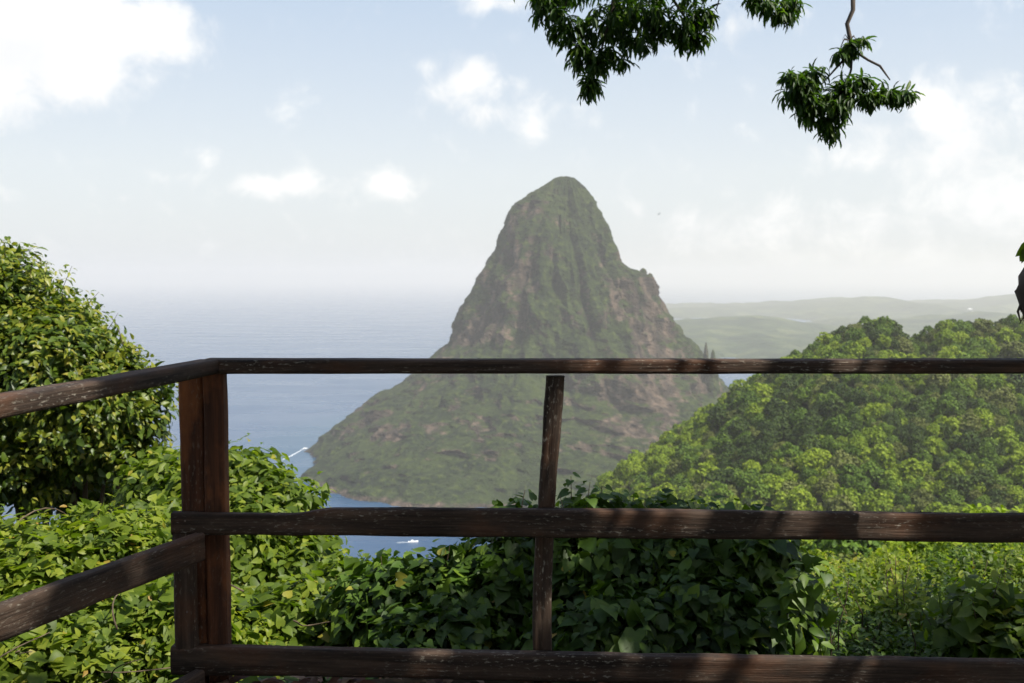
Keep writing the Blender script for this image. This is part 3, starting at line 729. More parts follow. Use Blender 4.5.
def ledge(px, pt, pb, Y):
    """centre and height of a board face seen between rows pt and pb"""
    a = at(px, pt, Y); b = at(px, pb, Y); return (a+b)/2, a[2]-b[2]

def build_railing():
    base = at(204, 683, 3.32); base[2] = -1.38
    r = empty('wooden_railing', base); inv = -base
    tag(r, 'weathered dark wooden railing with corner post and three rails', 'railing')
    sh = lambda P: np.array(P) - base
    yF = 3.30                                     # front face of the front rails
    # top rail: plank laid flat-ish, top face just visible
    a, h = ledge(203, 361, 373, yF); b, h2 = ledge(1024, 360.5, 373.5, yF)
    d = (b-a); b = a + d*1.35; off = np.array([0, .045, 0])
    board('top_rail', sh(a+off), sh(b+off), .09, .045, M_rail, r, n=220, seed=1, bow=.004)
    # side top rail
    c, _ = ledge(0, 387, 411, 2.36); c0 = c.copy(); c0[2] = a[2]-.004
    dirn = nrm(c0-a); c1 = a + dirn*3.0
    s0 = a + np.array([.02, .03, -.002]); s0 = s0
    board('top_rail', sh(s0+np.array([-.005, 0, 0])), sh(c1), .085, .047, M_rail, r, n=160, seed=2, bow=.003)
    # middle front rail, notched thinner at its left end
    def notch(t):
        k = sstep(t, .105, .15); w = fbm(t*60, 0*t, None, 3, 9)*.04
        return np.ones_like(t)*1.0, .60 + .42*k + w*(1-k) 
    a2, _ = ledge(171, 508, 533, yF-.02); b2, _ = ledge(1024, 514.5, 543, yF-.05)
    mh = at(600, 509, yF)[2]-at(600, 537, yF)[2]
    d = b2-a2; b2 = a2 + d*1.3
    board('middle_rail', sh(a2 + off*.4 - np.array([0, .0, .002])), sh(b2 + off*.4), .04, mh*.96, M_rail, r, n=260, seed=3, hf=notch, bow=.004, wob=.0035)
    # bottom front rail
    a3, _ = ledge(171, 649, 675, yF-.02); b3, _ = ledge(1024, 661, 690, yF-.06)
    bh = at(600, 651, yF)[2]-at(600, 680, yF)[2]
    d = b3-a3; b3 = a3 + d*1.3
    board('bottom_rail', sh(a3 + off*.45), sh(b3 + off*.45), .045, bh*.9, M_rail, r, n=240, seed=4, bow=.005, wob=.0035)
    # side middle rail, fixed inside the corner and running past us on the left
    e0, _ = ledge(200, 531, 560, yF-.07); e1, _ = ledge(0, 600, 645, 2.50)
    e1[2] = e1[2]; dd = e1-e0; e2 = e0 + dd*2.6
    mh2 = at(200, 532, yF-.07)[2]-at(200, 560, yF-.07)[2]
    board('middle_rail', sh(e0), sh(e2), .042, .092, M_rail, r, n=200, seed=5, bow=.004, wob=.003)
    # side bottom rail (mostly below the picture)
    f0, _ = ledge(200, 668, 696, yF-.07); f1 = f0 + (e2-e0)
    f1[2] = f0[2]
    board('bottom_rail', sh(f0), sh(f1), .042, .09, M_rail, r, n=160, seed=6)
    # corner post made of two square timbers side by side
    top_z = at(215, 374, yF)[2]
    def post(name, x0, x1, Yf, dpt, zt, zb, mt, seed, twist=0):
        c0 = (at(x0, 500, Yf)+at(x1, 500, Yf))/2; w = at(x1, 500, Yf)[0]-at(x0, 500, Yf)[0]
        P0 = np.array([c0[0]+twist, Yf+dpt/2, zb]); P1 = np.array([c0[0], Yf+dpt/2, zt])
        return board(name, sh(P0), sh(P1), dpt, w, mt, r, up=(1, 0, 0), n=140, seed=seed, bow=.002, wob=.003, bev=.008)
    post('post', 205, 224, yF+.012, .062, top_z+.002, -1.6, M_post, 11)
    post('post', 181, 204.5, yF+.022, .062, top_z-.004, -1.6, M_post, 12)
    # short block between the middle and bottom rails
    z1 = at(180, 560, yF)[2]; z0 = at(180, 650, yF)[2]
    post('block', 171.5, 192, yF-.022, .04, at(180, 532, yF)[2], z0-.002, M_rail, 13)
    # crooked natural baluster: two offset pieces
    def pole(name, pl, Y, wpx, seed):
        P = [at(p[0], p[1], Y) for p in pl]; n = 90
        t = np.linspace(0, 1, n); C = np.stack([np.interp(t, np.linspace(0, 1, len(P)), np.array(P)[:, k]) for k in range(3)], -1)
        K = 26; th = np.linspace(0, 2*np.pi, K, endpoint=False)
        wv = np.interp(t, np.linspace(0, 1, len(wpx)), wpx)/FPX*Y/2
        sq = 1/np.maximum(np.abs(np.cos(th)), np.abs(np.sin(th)))**.55
        tt = np.repeat(t[:, None], K, 1); L = np.linalg.norm(C[-1]-C[0])
        rr = wv[:, None]*.96*sq[None]*(1 + .10*fbm(tt*5+seed, np.cos(th)[None]*1.6+0*tt, np.sin(th)[None]*1.6+0*tt, 4, seed) + .05*fbm(tt*1.0, (th*5)[None]+0*tt, None, 3, seed+2))
        crack = np.exp(-((((th[None]-(4.45+.25*np.sin(t*5))[:, None])+np.pi) % (2*np.pi)-np.pi)/.10)**2)*np.clip(np.sin(t*np.pi)*2, 0, 1)[:, None]
        rr = rr*(1-.35*crack)
        V = C[:, None] + np.stack([rr*np.cos(th)[None], rr*np.sin(th)[None]*.8, 0*rr], -1)
        W = np.stack([tt*L+seed, (th*.03)[None]+0*tt+seed, 0*tt], -1)
        F = []
        for i in range(n-1):
            j = np.arange(K); F += np.stack([i*K+j, (i+1)*K+j, (i+1)*K+(j+1) % K, i*K+(j+1) % K], -1).tolist()
        V = V.reshape(-1, 3); W = W.reshape(-1, 3); b0 = len(V)
        V = np.concatenate([V, [C[0]], [C[-1]]]); W = np.concatenate([W, W[:1], W[-1:]])
        for j in range(K): F.append([b0, j, (j+1) % K, j][0:3]+[ (j+1) % K]); F.append([b0+1, (n-1)*K+(j+1) % K, (n-1)*K+j, (n-1)*K+j])
        mb = MB(); mb.add(V - base, F, W); return mb.build(name, M_rail, r)
    pole('baluster', [(555.5, 376), (553, 410), (550.5, 450), (548, 480), (546, 512)], yF+.045, [20, 20, 18.5, 18, 18], 21)
    pole('baluster', [(544, 512), (544.5, 540), (542.5, 580), (542, 620), (542.5, 658), (542.5, 700)], yF+.04, [19, 20, 20, 20.5, 20, 20], 31)
    # far-right post beyond the picture that carries the rails
    xr = 2.12
    P0 = np.array([xr, yF+.055, -1.6]); P1 = np.array([xr, yF+.055, at(1024, 374, yF)[2]])
    board('post', sh(P0), sh(P1), .085, .085, M_post, r, up=(1, 0, 0), n=80, seed=14, wob=.003)
    # nail heads
    nm, nt, bn = mat('rusty_nail'); bn.inputs['Base Color'].default_value = (.16, .12, .1, 1); bn.inputs['Roughness'].default_value = .6; bn.inputs['Metallic'].default_value = .5
    for px, py in ((187, 612), (185, 521), (550, 516), (537, 528), (196, 664), (214, 668), (543, 668)):
        p = at(px, py, yF-.025 if py < 600 or px > 190 else yF-.026)
        mb = MB(); mb.tube([p-base+np.array([0, .012, 0]), p-base-np.array([0, .0015, 0])], [.0035, .0032], 10); mb.build('nail', nm, r)
build_railing()

# ------------------------------------------------------------------ shrubs near the railing
def lob(px, py, Y, rpx, ry=None, depth=None):
    c = at(px, py, Y); k = Y/FPX
    rx = rpx*k; rz = (ry or rpx)*k; return (c, (rx, depth if depth else rx, rz))

def shrub(name, lobes, n, k, size, spread, tmpl, material, label, cat, droop=.5, sub=6, inner=.35, up=.3, tb=.5, tv=.6, yellow=.02, noise=.2, carve=.8, stem=.12, upper=-.45, extra=None):
    C = np.array([l[0] for l in lobes]); c = C.mean(0); main = lobes
    if sub: lobes = cluster_lobes(lobes, sub)
    gz = float(ground_z(c[0], c[1])); root = np.array([c[0], c[1], gz])
    r = empty(name, root); tag(r, label, cat)
    L2 = [(l[0]-root, l[1]) for l in lobes]
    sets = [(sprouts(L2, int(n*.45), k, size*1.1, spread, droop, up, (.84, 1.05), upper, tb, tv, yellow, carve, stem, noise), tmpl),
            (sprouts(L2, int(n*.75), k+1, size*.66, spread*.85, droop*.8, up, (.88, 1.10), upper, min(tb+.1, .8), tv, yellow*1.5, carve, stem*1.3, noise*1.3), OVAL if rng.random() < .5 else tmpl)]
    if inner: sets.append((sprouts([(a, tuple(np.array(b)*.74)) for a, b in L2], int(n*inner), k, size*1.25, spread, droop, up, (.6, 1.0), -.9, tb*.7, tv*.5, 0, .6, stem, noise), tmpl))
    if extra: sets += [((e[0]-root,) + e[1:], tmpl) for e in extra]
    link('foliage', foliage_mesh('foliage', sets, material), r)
    mb = MB()
    for a, b in [(l[0]-root, np.broadcast_to(l[1], 3)) for l in main]:
        g0 = np.array([a[0]*.25 + rng.uniform(-.1, .1), a[1]*.25, -.15])
        mb.tube([g0, g0*.6 + np.array(a)*.4 + rng.normal(size=3)*.06, np.array(a)*.85 + g0*.15 + rng.normal(size=3)*.05, np.array(a)+np.array([0, 0, b[2]*.3])], [.05, .035, .022, .008], 7)
    for p0, p1 in STEMS:
        p0, p1 = p0-root, p1-root; mb.tube([p0-np.array([0, 0, .12]), p0, (p0+p1)/2+rng.normal(size=3)*.006, p1], [.004, .0035, .0028, .0015], 5)
    STEMS.clear()
    for _ in range(14 if len(main) > 3 else 4):          # loose runners trailing over the leaves
        a, b = L2[rng.integers(len(main))] if not sub else (main[rng.integers(len(main))][0]-root, np.broadcast_to(main[0][1], 3))
        d0 = rand_dir(1)[0]; d0[1] = -abs(d0[1]); d0[2] = abs(d0[2])*.9
        d1 = nrm((d0 + rand_dir(1)[0]*.8)[None])[0]; b = np.array(b)
        P = [a + b*nrm((d0*(1-q)+d1*q)[None])[0]*(1.08 + .10*math.sin(q*5+d0[0]*4)) for q in np.linspace(0, 1, 9)]
        mb.tube(P, np.linspace(.004, .0018, 9)*(1+.12*c[1]/5), 5)
    mb.build('stem', M_twig, r)
    return r

STEMS = []
def sprigs(n, x0, x1, y0, y1, Y0, Y1, h, k, size, tb=.6):
    out = []
    for _ in range(n):
        px, py, Y = rng.uniform(x0, x1), rng.uniform(y0, y1), rng.uniform(Y0, Y1)
        hh = h*rng.uniform(.5, 1.2)
        out.append(sprig_leaves(at(px, py, Y), at(px + rng.normal()*hh*.25, py - hh, Y), k, size*rng.uniform(.7, 1.2), tb))
    return out

def sprig_leaves(base, tip, n, size, tb=.6, curl=.15):
    """leaves up a single shoot"""
    STEMS.append((base.copy(), tip.copy()))
    t = np.linspace(.15, 1, n); P = base + (tip-base)*t[:, None]
    ax = nrm(tip-base); a = np.arange(n)*2.4
    s1 = nrm(np.cross(ax, [0, 1, .2])); s2 = np.cross(ax, s1)
    side = np.cos(a)[:, None]*s1 + np.sin(a)[:, None]*s2
    A = side*.75 + ax*.25 + np.array([0, 0, -.5]); Nn = side*.75 + ax*.5 + np.array([0, -.25, .4]) + rng.normal(size=(n, 3))*.25
    S = size*(1.05-.55*t)*rng.uniform(.8, 1.15, n)
    return (P + side*.02, A, Nn, S, np.clip(tb + rng.normal(size=n)*.12, 0, .92))

# 1 tall shrub on the far left
shrub('leafy_tree', [lob(0, 310, 9.2, 52, 54), lob(44, 340, 9.2, 48), lob(84, 372, 9.0, 38), lob(25, 385, 9.0, 80), lob(88, 420, 8.8, 60), lob(118, 400, 9.0, 30, 32), lob(112, 450, 8.8, 42), lob(-70, 370, 9.2, 95), lob(10, 460, 8.9, 75), lob(85, 485, 9.5, 45)],
      7600, 7, .10, .065, OVAL, M_glossy, 'tall glossy leaved tree rising left of the corner post', 'tree', droop=.55, up=.45, tb=.5, tv=.9, yellow=.02, noise=.22, stem=.18, inner=.5,
      extra=[sprig_leaves(at(x, y, 8.9), at(x+dx, y-dy, 8.8), 9, .10, .7) for x, y, dx, dy in ((5, 265, -2, 26), (30, 275, 6, 22), (62, 290, 10, 24), (85, 310, 14, 18), (104, 335, 14, 22), (122, 360, 16, 16), (134, 385, 20, 10), (140, 405, 22, 2), (135, 440, 22, 6), (128, 470, 18, -6), (150, 400, 14, 14), (45, 280, 2, 18))])
# 2 shrub behind the corner post
shrub('vine_covered_shrub', [lob(170, 508, 7.2, 32), lob(205, 512, 7.0, 36), lob(242, 500, 7.0, 32), lob(266, 526, 6.8, 36), lob(240, 560, 6.6, 54), lob(292, 548, 6.8, 26, 38), lob(290, 600, 6.4, 44), lob(215, 610, 6.3, 60)],
      3600, 7, .115, .07, OVAL, M_vinebright, 'bright green drooping shrub seen behind the corner post', 'shrub', droop=.95, up=.6, tb=.35, tv=.8, yellow=.012, noise=.2, stem=.2)
# 3 low vines, lower left
shrub('creeping_vine', [lob(-60, 600, 5.2, 110, 70), lob(30, 590, 5.2, 90, 62), lob(110, 575, 5.4, 80, 55), lob(150, 560, 5.6, 50, 40), lob(60, 660, 4.5, 120, 60), lob(160, 640, 4.7, 80, 55), lob(-60, 680, 4.3, 110, 60), lob(210, 670, 4.5, 60, 36)],
      4600, 6, .062, .07, HEART, M_vinebright, 'sunlit heart leaved vines sprawling under the left side rail', 'vine', droop=.35, up=1.0, tb=.5, tv=.9, yellow=.02, noise=.3, stem=.1)
# 4 gap vines between shrub and dark mound
shrub('creeping_vine', [lob(262, 650, 4.9, 46, 36), lob(310, 640, 5.2, 50, 40), lob(345, 612, 5.5, 34, 34), lob(370, 650, 4.9, 40, 40)],
      1100, 6, .070, .06, HEART, M_vinebright, 'loose patch of lighter vines between corner post and dark mound', 'vine', droop=.4, up=.9, tb=.35, tv=.9, yellow=.02, noise=.35)
# 5 dark vine mound behind the baluster
ex = [sprig_leaves(at(px0, py0, Y), at(px1, py1, Y), n, sz, tb) for px0, py0, px1, py1, Y, n, sz, tb in
      ((515, 530, 525, 490, 4.6, 5, .05, .6), (575, 530, 571, 476, 4.6, 13, .095, .6), (586, 530, 590, 482, 4.5, 11, .09, .55), (596, 530, 602, 486, 4.7, 10, .075, .6), (613, 530, 620, 490, 4.7, 10, .07, .65), (628, 530, 634, 495, 4.7, 8, .065, .65), (640, 535, 645, 498, 4.7, 7, .055, .6), (566, 530, 560, 496, 4.5, 6, .07, .4), (672, 535, 680, 503, 4.8, 6, .05, .6),
       (700, 535, 712, 506, 4.8, 6, .05, .6), (735, 540, 742, 512, 4.8, 5, .05, .5), (655, 535, 661, 505, 4.6, 6, .05, .5), (385, 585, 381, 556, 4.7, 5, .07, .7), (445, 570, 450, 545, 4.6, 5, .06, .7), (355, 600, 352, 565, 4.9, 6, .07, .8))]
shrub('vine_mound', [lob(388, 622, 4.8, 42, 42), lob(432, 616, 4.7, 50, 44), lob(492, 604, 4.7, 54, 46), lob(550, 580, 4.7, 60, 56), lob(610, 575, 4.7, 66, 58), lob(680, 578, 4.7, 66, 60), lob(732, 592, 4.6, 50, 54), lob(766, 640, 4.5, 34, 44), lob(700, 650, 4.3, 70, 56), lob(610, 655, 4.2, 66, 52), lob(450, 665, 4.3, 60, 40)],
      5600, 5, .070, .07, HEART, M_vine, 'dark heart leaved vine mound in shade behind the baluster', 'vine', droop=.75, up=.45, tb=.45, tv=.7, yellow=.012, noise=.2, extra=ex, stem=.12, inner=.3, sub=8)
# 6 large-leaved shoot at the mound's right edge
def shoot():
    b = at(770, 700, 4.3); b[2] = float(ground_z(b[0], b[1])); r = empty('leafy_shoot', b)
    tag(r, 'large leaved shoot arching out at the right edge of the dark mound', 'plant')
    mb = MB(); segs = []
    for (x0, y0, x1, y1, n, s) in ((780, 600, 822, 652, 9, .11), (770, 640, 800, 612, 8, .08), (780, 610, 812, 560, 9, .10), (790, 600, 832, 568, 8, .085), (785, 610, 800, 575, 8, .09)):
        p0, p1 = at(x0, y0, 4.05)-b, at(x1, y1, 3.95)-b
        mb.tube([(0, 0, -.05), p0*.6, p0, (p0+p1)/2+np.array([0, 0, .02]), p1], [.005, .004, .003, .0022, .001], 6)
        segs.append((sprig_leaves(p0, p1, int(n*1.8), s, .75), HEART if n != 9 else OVAL))
    STEMS.clear(); link('foliage', foliage_mesh('foliage', segs, M_vine), r); mb.build('stem', M_vine, r)
shoot()
# 7 low plants at the lower right
shrub('undergrowth_bush', [lob(850, 665, 5.6, 60, 44), lob(915, 655, 6.0, 62, 50), lob(985, 650, 5.8, 66, 54), lob(1050, 655, 5.6, 66, 60), lob(880, 690, 5.0, 80, 40), lob(980, 690, 5.0, 80, 44)],
      2300, 6, .05, .07, OVAL, M_vine, 'low small leaved undergrowth in the lower right corner', 'shrub', droop=.25, up=.9, tb=.6, tv=.9, yellow=.01, noise=.4, stem=.12, extra=sprigs(60, 820, 1060, 625, 683, 4.8, 6.0, 45, 12, .06))
shrub('weedy_bush', [lob(812, 618, 8.2, 46, 40), lob(860, 632, 8.0, 50, 36), lob(935, 618, 8.4, 52, 36), lob(1000, 606, 8.2, 60, 46), lob(1060, 600, 8.2, 60, 50)],
      1900, 6, .065, .09, OVAL, M_vinebright, 'thin stemmed weeds rising behind the lower right undergrowth', 'shrub', droop=.2, up=1.1, tb=.3, tv=.9, yellow=.02, noise=.45, stem=.2, extra=sprigs(60, 790, 1060, 595, 640, 7.4, 8.4, 42, 12, .075, .65))
shrub('yellow_green_shrub', [lob(845, 612, 13, 44, 34), lob(885, 596, 13, 38, 30), lob(925, 616, 12.5, 40, 26), lob(818, 596, 14, 30, 28), lob(965, 630, 12, 40, 20)],
      2200, 8, .085, .10, OVAL, M_vinebright, 'feathery yellow green shrub beyond the weeds, lower right', 'shrub', droop=.2, up=1.0, tb=.75, tv=.8, yellow=.04, noise=.35, stem=.2)
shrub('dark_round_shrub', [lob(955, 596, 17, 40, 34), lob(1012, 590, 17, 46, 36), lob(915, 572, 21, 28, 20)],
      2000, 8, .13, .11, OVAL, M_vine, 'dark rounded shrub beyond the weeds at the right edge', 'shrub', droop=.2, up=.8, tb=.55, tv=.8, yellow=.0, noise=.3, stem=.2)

shrub('broad_leaved_weed', [lob(985, 640, 5.0, 26, 30), lob(1012, 662, 4.8, 26, 26)], 260, 5, .085, .07, HEART, M_vinebright, 'broad leaved weed clump near the lower right corner', 'plant', droop=.5, up=.7, tb=.2, noise=.4, stem=.14, extra=sprigs(8, 970, 1020, 620, 650, 4.8, 5.0, 50, 10, .10))
shrub('tall_weed', [lob(862, 632, 6.0, 22, 26), lob(905, 648, 5.6, 24, 24)], 200, 5, .075, .07, OVAL, M_vinebright, 'tall pale green weed standing out of the undergrowth beside the mound', 'plant', droop=.3, up=1.0, noise=.4, stem=.2, extra=sprigs(12, 840, 920, 610, 640, 5.5, 6.0, 60, 12, .10))

# ground vines and leaf litter by the railing
def litter():
    n = 2600; x = rng.uniform(-1.9, 2.6, n); y = rng.uniform(2.6, 4.3, n); z = ground_z(x, y) + .012 + rng.random(n)*.02
    z = np.where(y < 3, -1.365 + rng.random(n)*.02, z)
    a = rng.uniform(0, 6.28, n); A = np.stack([np.cos(a), np.sin(a), rng.normal(size=n)*.15], -1); Nn = np.array([0, 0, 1.]) + rng.normal(size=(n, 3))*.3
    arr = (np.stack([x, y, z], -1), A, Nn, rng.uniform(.04, .11, n), rng.random(n))
    o = link('leaf_litter', foliage_mesh('leaf_litter', [(arr, T_oval(.2, .1))], M_litter)); tag(o, 'brown fallen leaves on the soil under the bottom rail', None, None, 'stuff')
    n = 2600; x = rng.uniform(-2.2, 2.8, n); y = rng.uniform(3.75, 6.0, n); keep = fbm(x*1.3, y*1.3, None, 3, 8) > -.12; x, y = x[keep], y[keep]; n = len(x)
    z = ground_z(x, y) + .03 + rng.random(n)*.08
    a = rng.uniform(0, 6.28, n); A = np.stack([np.cos(a), np.sin(a), rng.normal(size=n)*.2-.1], -1); Nn = np.array([0, -.2, 1.]) + rng.normal(size=(n, 3))*.3
    arr = (np.stack([x, y, z], -1), A, Nn, rng.uniform(.04, .09, n), rng.uniform(.1, .8, n))
    o = link('ground_cover', foliage_mesh('ground_cover', [(arr, HEART)], M_vine)); tag(o, 'low green creepers spreading over the soil behind the railing', None, None, 'stuff')
litter()

# ------------------------------------------------------------------ mango tree over the viewpoint
def rosettes(P, hub, k, size, tb=.5):
    n = len(P); Pk = np.repeat(P, k, 0); Hk = np.repeat(hub, k, 0); m = n*k
    side = rand_dir(m); side = nrm(side - Hk*(side*Hk).sum(1, keepdims=True)); t = rng.random(m)
    A = side*(.75) + Hk*(.15+.5*t)[:, None] + np.array([0, 0, -.85])*(.5+.8*rng.random((m, 1)))
    Nn = side*.3 + np.array([0, 0, .8]) + Hk*.4 + rng.normal(size=(m, 3))*.3
    return (Pk - Hk*(t*size*.5)[:, None] + side*.006, A, Nn, size*rng.uniform(.65, 1.2, m), np.clip(tb+rng.normal(size=m)*.2, 0, 1))

def clump(c, r, n):
    d = rand_dir(n); rad = rng.random(n)**.45
    P = np.array(c) + d*np.broadcast_to(r, 3)*rad[:, None]
    return P, nrm(d + np.array([0, 0, .15]))

def build_mango():
    base = np.array([4.3, -1.2, -1.38]); r = empty('mango_tree', base)
    tag(r, 'mango tree whose leafy branches hang in from above', 'tree')
    fork = np.array([3.7, -.2, 2.6])
    mb = MB(); mb.tube(np.array([base + [0, 0, -.3], base + [-.05, .1, .8], base + [-.2, .4, 2.2], fork, fork + [-.1, .3, 1.2]]) - base, [.30, .24, .2, .17, .12], 14); mb.build('trunk', M_bark, r)
    Y = 7.0
    pts, hubs = [], []
    lim = MB()
    def limb(P, rad): lim.tube(np.array(P) - base, rad, 8)
    # hanging mass, upper middle of the picture (outline traced to clumps)
    A = [(548, 6, 22, 18, 36), (566, 26, 22, 20, 38), (580, 52, 16, 18, 30), (590, 82, 11, 17, 22), (597, 60, 15, 16, 26), (606, 22, 30, 22, 55), (640, 14, 34, 20, 58), (636, 42, 20, 16, 28), (672, 20, 30, 20, 50), (692, 34, 20, 16, 30), (706, 14, 18, 14, 24), (655, -20, 90, 24, 110), (570, -18, 60, 20, 60), (700, -30, 60, 24, 60), (622, 58, 10, 9, 8), (612, 48, 14, 12, 14),
         (768, 4, 22, 12, 26), (783, 14, 14, 9, 14), (756, -6, 18, 10, 16), (790, 2, 12, 8, 10)]
    B = [(800, 88, 20, 18, 34), (815, 72, 14, 8, 14), (792, 76, 10, 8, 10), (812, 108, 17, 16, 24), (832, 126, 12, 14, 16), (836, 104, 20, 16, 26), (848, 84, 16, 12, 16), (868, 96, 14, 9, 16), (885, 92, 16, 8, 16), (903, 92, 12, 8, 14), (862, 78, 10, 8, 8), (850, 46, 10, 8, 9), (841, 52, 9, 7, 6), (861, 40, 9, 4, 5), (838, 92, 14, 12, 14)]
    sizeA = .095
    for lst, YY in ((A, 7.0), (B, 6.6)):
        for px, py, rx, ry, n in lst:
            c = at(px, py, YY); k = YY/FPX
            P, H = clump(c, (rx*k, rx*k*1.0, ry*k), int(n*(.85 if YY > 6.8 else 1.1))); pts.append(P); hubs.append(H)
    # limbs out of the frame
    join = np.array([2.4, 4.6, 3.6])
    limb([fork + [-.05, .2, .5], (3.2, 2.0, 3.5), join], [.11, .085, .06])
    a0 = at(640, -120, 7.1)
    limb([join, (1.8, 6.0, 3.3), a0, at(620, -40, 7.0), at(612, 10, 7.0), at(600, 55, 7.0)], [.06, .045, .032, .022, .014, .006])
    limb([at(620, -40, 7.0), at(670, -5, 7.0), at(690, 25, 7.0)], [.02, .012, .006]); limb([a0, at(740, -30, 7.05), at(775, 5, 7.0)], [.022, .012, .006])
    limb([at(620, -40, 7.0), at(570, -10, 7.0), at(560, 25, 7.0)], [.02, .01, .005]); limb([at(690, -60, 7.1), at(722, -10, 7), at(716, 10, 7)], [.012, .008, .004])
    limb([join, (2.6, 5.9, 3.0), at(852, -70, 6.6), at(853, -10, 6.6), at(853, 10, 6.6), at(847, 24, 6.6), at(850, 38, 6.6), at(853, 50, 6.6), at(838, 66, 6.6), at(822, 84, 6.6)], [.055, .035, .020, .016, .015, .014, .014, .012, .008, .004])
    limb([at(853, 50, 6.6), at(868, 60, 6.6), at(880, 66, 6.6), at(890, 80, 6.6)], [.010, .008, .008, .004]); limb([at(852, 48, 6.6), at(851, 70, 6.6), at(842, 100, 6.6), at(834, 122, 6.6)], [.011, .008, .006, .004])
    # dry tuft of fibres on the hanging branch
    for k in range(10):
        c = at(849, 40, 6.6); d = rand_dir(1)[0]*.06; lim.tube(np.array([c, c + d*.6 + [0, 0, .01], c + d + [0, 0, -.04]]) - base, [.004, .003, .001], 5)
    link('hanging_foliage', foliage_mesh('hanging_foliage', [(rosettes(np.concatenate(pts) - base, np.concatenate(hubs), 8, sizeA, .5), LANCE)], M_mango), r)
    # canopy overhead: shades the railing and the mound; patches of sun come through its gaps
    pts, hubs = [], []
    cl = []
    targets = []
    def shade(px, py, Yt, t, rad, n):
        c = at(px, py, Yt) + SUN*t; cl.append(c); P, H = clump(c, (rad, rad, rad*.6), n); pts.append(P); hubs.append(H)
    for px, t, n in ((215, 3.8, 50), (285, 4.2, 55), (355, 4.4, 55), (425, 4.9, 55), (500, 4.6, 55), (570, 5.1, 55), (640, 4.5, 34), (735, 4.9, 44), (815, 4.6, 30), (905, 5.0, 50), (980, 4.7, 60), (1060, 4.9, 60), (945, 4.3, 40), (860, 4.2, 26), (1020, 4.4, 50)):
        shade(px, 380, 3.3, t, .32, n)
        if px not in (640, 735): shade(px+6, 520, 3.3, t+.3, .30, n)
        if px in (735,): shade(px+5, 520, 3.3, t+.3, .16, 20)
        shade(px, 660, 3.3, t+.2, .30, n if px not in (735, 640, 815) else 7)
    for px, py, Yt, n in ((410, 600, 4.6, 40), (470, 585, 4.6, 60), (540, 600, 4.6, 70), (610, 575, 4.6, 75), (680, 580, 4.6, 75), (745, 595, 4.5, 55), (440, 650, 4.3, 70), (520, 655, 4.3, 70), (600, 650, 4.2, 80), (690, 640, 4.2, 80), (770, 650, 4.3, 50), (870, 660, 5.2, 80), (960, 650, 5.4, 80), (920, 680, 4.6, 70), (910, 640, 5.6, 70), (860, 640, 6.5, 50), (1010, 632, 6, 50), (950, 640, 7, 50), (880, 612, 8, 26), (1010, 660, 5, 70), (900, 668, 5.4, 60), (160, 372, 3.2, 60), (90, 385, 2.8, 60), (170, 560, 3.1, 50), (90, 590, 2.75, 60), (20, 625, 2.5, 50), (190, 600, 3.3, 60)):
        shade(px, py, Yt, rng.uniform(5.0, 5.8), .42, n)
    for k in range(26):      # more of the crown further back and up, above and behind the camera
        c = np.array([rng.uniform(1.2, 6.5), rng.uniform(-3.5, 3.2), rng.uniform(3.6, 6.2)]); cl.append(c)
        P, H = clump(c, (.75, .75, .5), 70); pts.append(P); hubs.append(H)
    pts = np.concatenate(pts); hubs = np.concatenate(hubs)
    elev = pts[:, 2]/np.maximum(pts[:, 1], .01)
    ok = (pts[:, 1] <= .3) | (elev > .36) | (np.abs(pts[:, 0]) > .62*np.maximum(pts[:, 1], .01)+.3)
    print('canopy kept', ok.sum(), len(ok))
    pts, hubs = pts[ok], hubs[ok]
    for px, py, Yt, rad in ((622, 522, 3.3, .09), (708, 522, 3.28, .13), (800, 522, 3.28, .04), (870, 525, 3.28, .03), (540, 455, 3.35, .07),
                            (665, 362, 3.3, .11), (738, 362, 3.3, .06), (850, 362, 3.3, .10), (8, 395, 2.38, .26), (700, 655, 3.3, .18), (765, 657, 3.3, .10), (845, 657, 3.3, .12), (925, 657, 3.3, .06), (430, 650, 3.3, .06),
                            (812, 635, 4.0, .14), (370, 575, 4.7, .22), (330, 620, 5.2, .25), (545, 620, 3.33, .05), (560, 560, 4.5, .12), (470, 560, 4.5, .1)):
        p = at(px, py, Yt); q = pts - np.array([0, 0, .07]) - p; t = q @ SUN; dd = np.linalg.norm(q - t[:, None]*SUN, axis=1)
        g = (dd > rad + .055) | (t < 0); pts, hubs = pts[g], hubs[g]
    print('after gaps', len(pts))
    link('crown', foliage_mesh('crown', [(rosettes(pts - base, hubs, 8, .15, .5), LANCE)], M_mango), r)
    for c in cl[::2]:
        mid = (fork + [0, .2, .8] + c)/2 + [0, 0, .25]
        lim.tube(np.array([fork + [-.05, .2, .6], mid, c]) - base, [.045, .028, .008], 6)
    lim.build('branch', M_bark, r)
    # stub of dead bark with a leaf at the right edge of the picture
    s = MB(); Ys = 3.0
    P = [at(1040, 262, Ys), at(1030, 280, Ys), at(1026, 292, Ys), at(1027, 306, Ys), at(1025, 318, Ys)]
    s.tube(np.array(P) - base, [.03, .035, .032, .020, .004], 12)
    s.tube(np.array([(3.0, 2.2, 2.6), (2.2, 2.8, 1.2), at(1075, 150, Ys), P[0]]) - base, [.05, .04, .03, .03], 9)
    for k in range(22):
        c = at(1022 + rng.uniform(-2, 14), 300 + rng.uniform(-12, 10), Ys); s.tube(np.array([c, c + [rng.normal()*.008, 0, -.03], c + [rng.normal()*.012, 0, -.05 - .03*rng.random()]]) - base, [.005, .004, .001], 5)
    o = s.build('dead_branch', M_bark, r); o['label'] = 'broken branch stub with shaggy hanging bark'
    c = at(1035, 240, Ys); n = 7
    a = rng.uniform(0, 6.28, n)
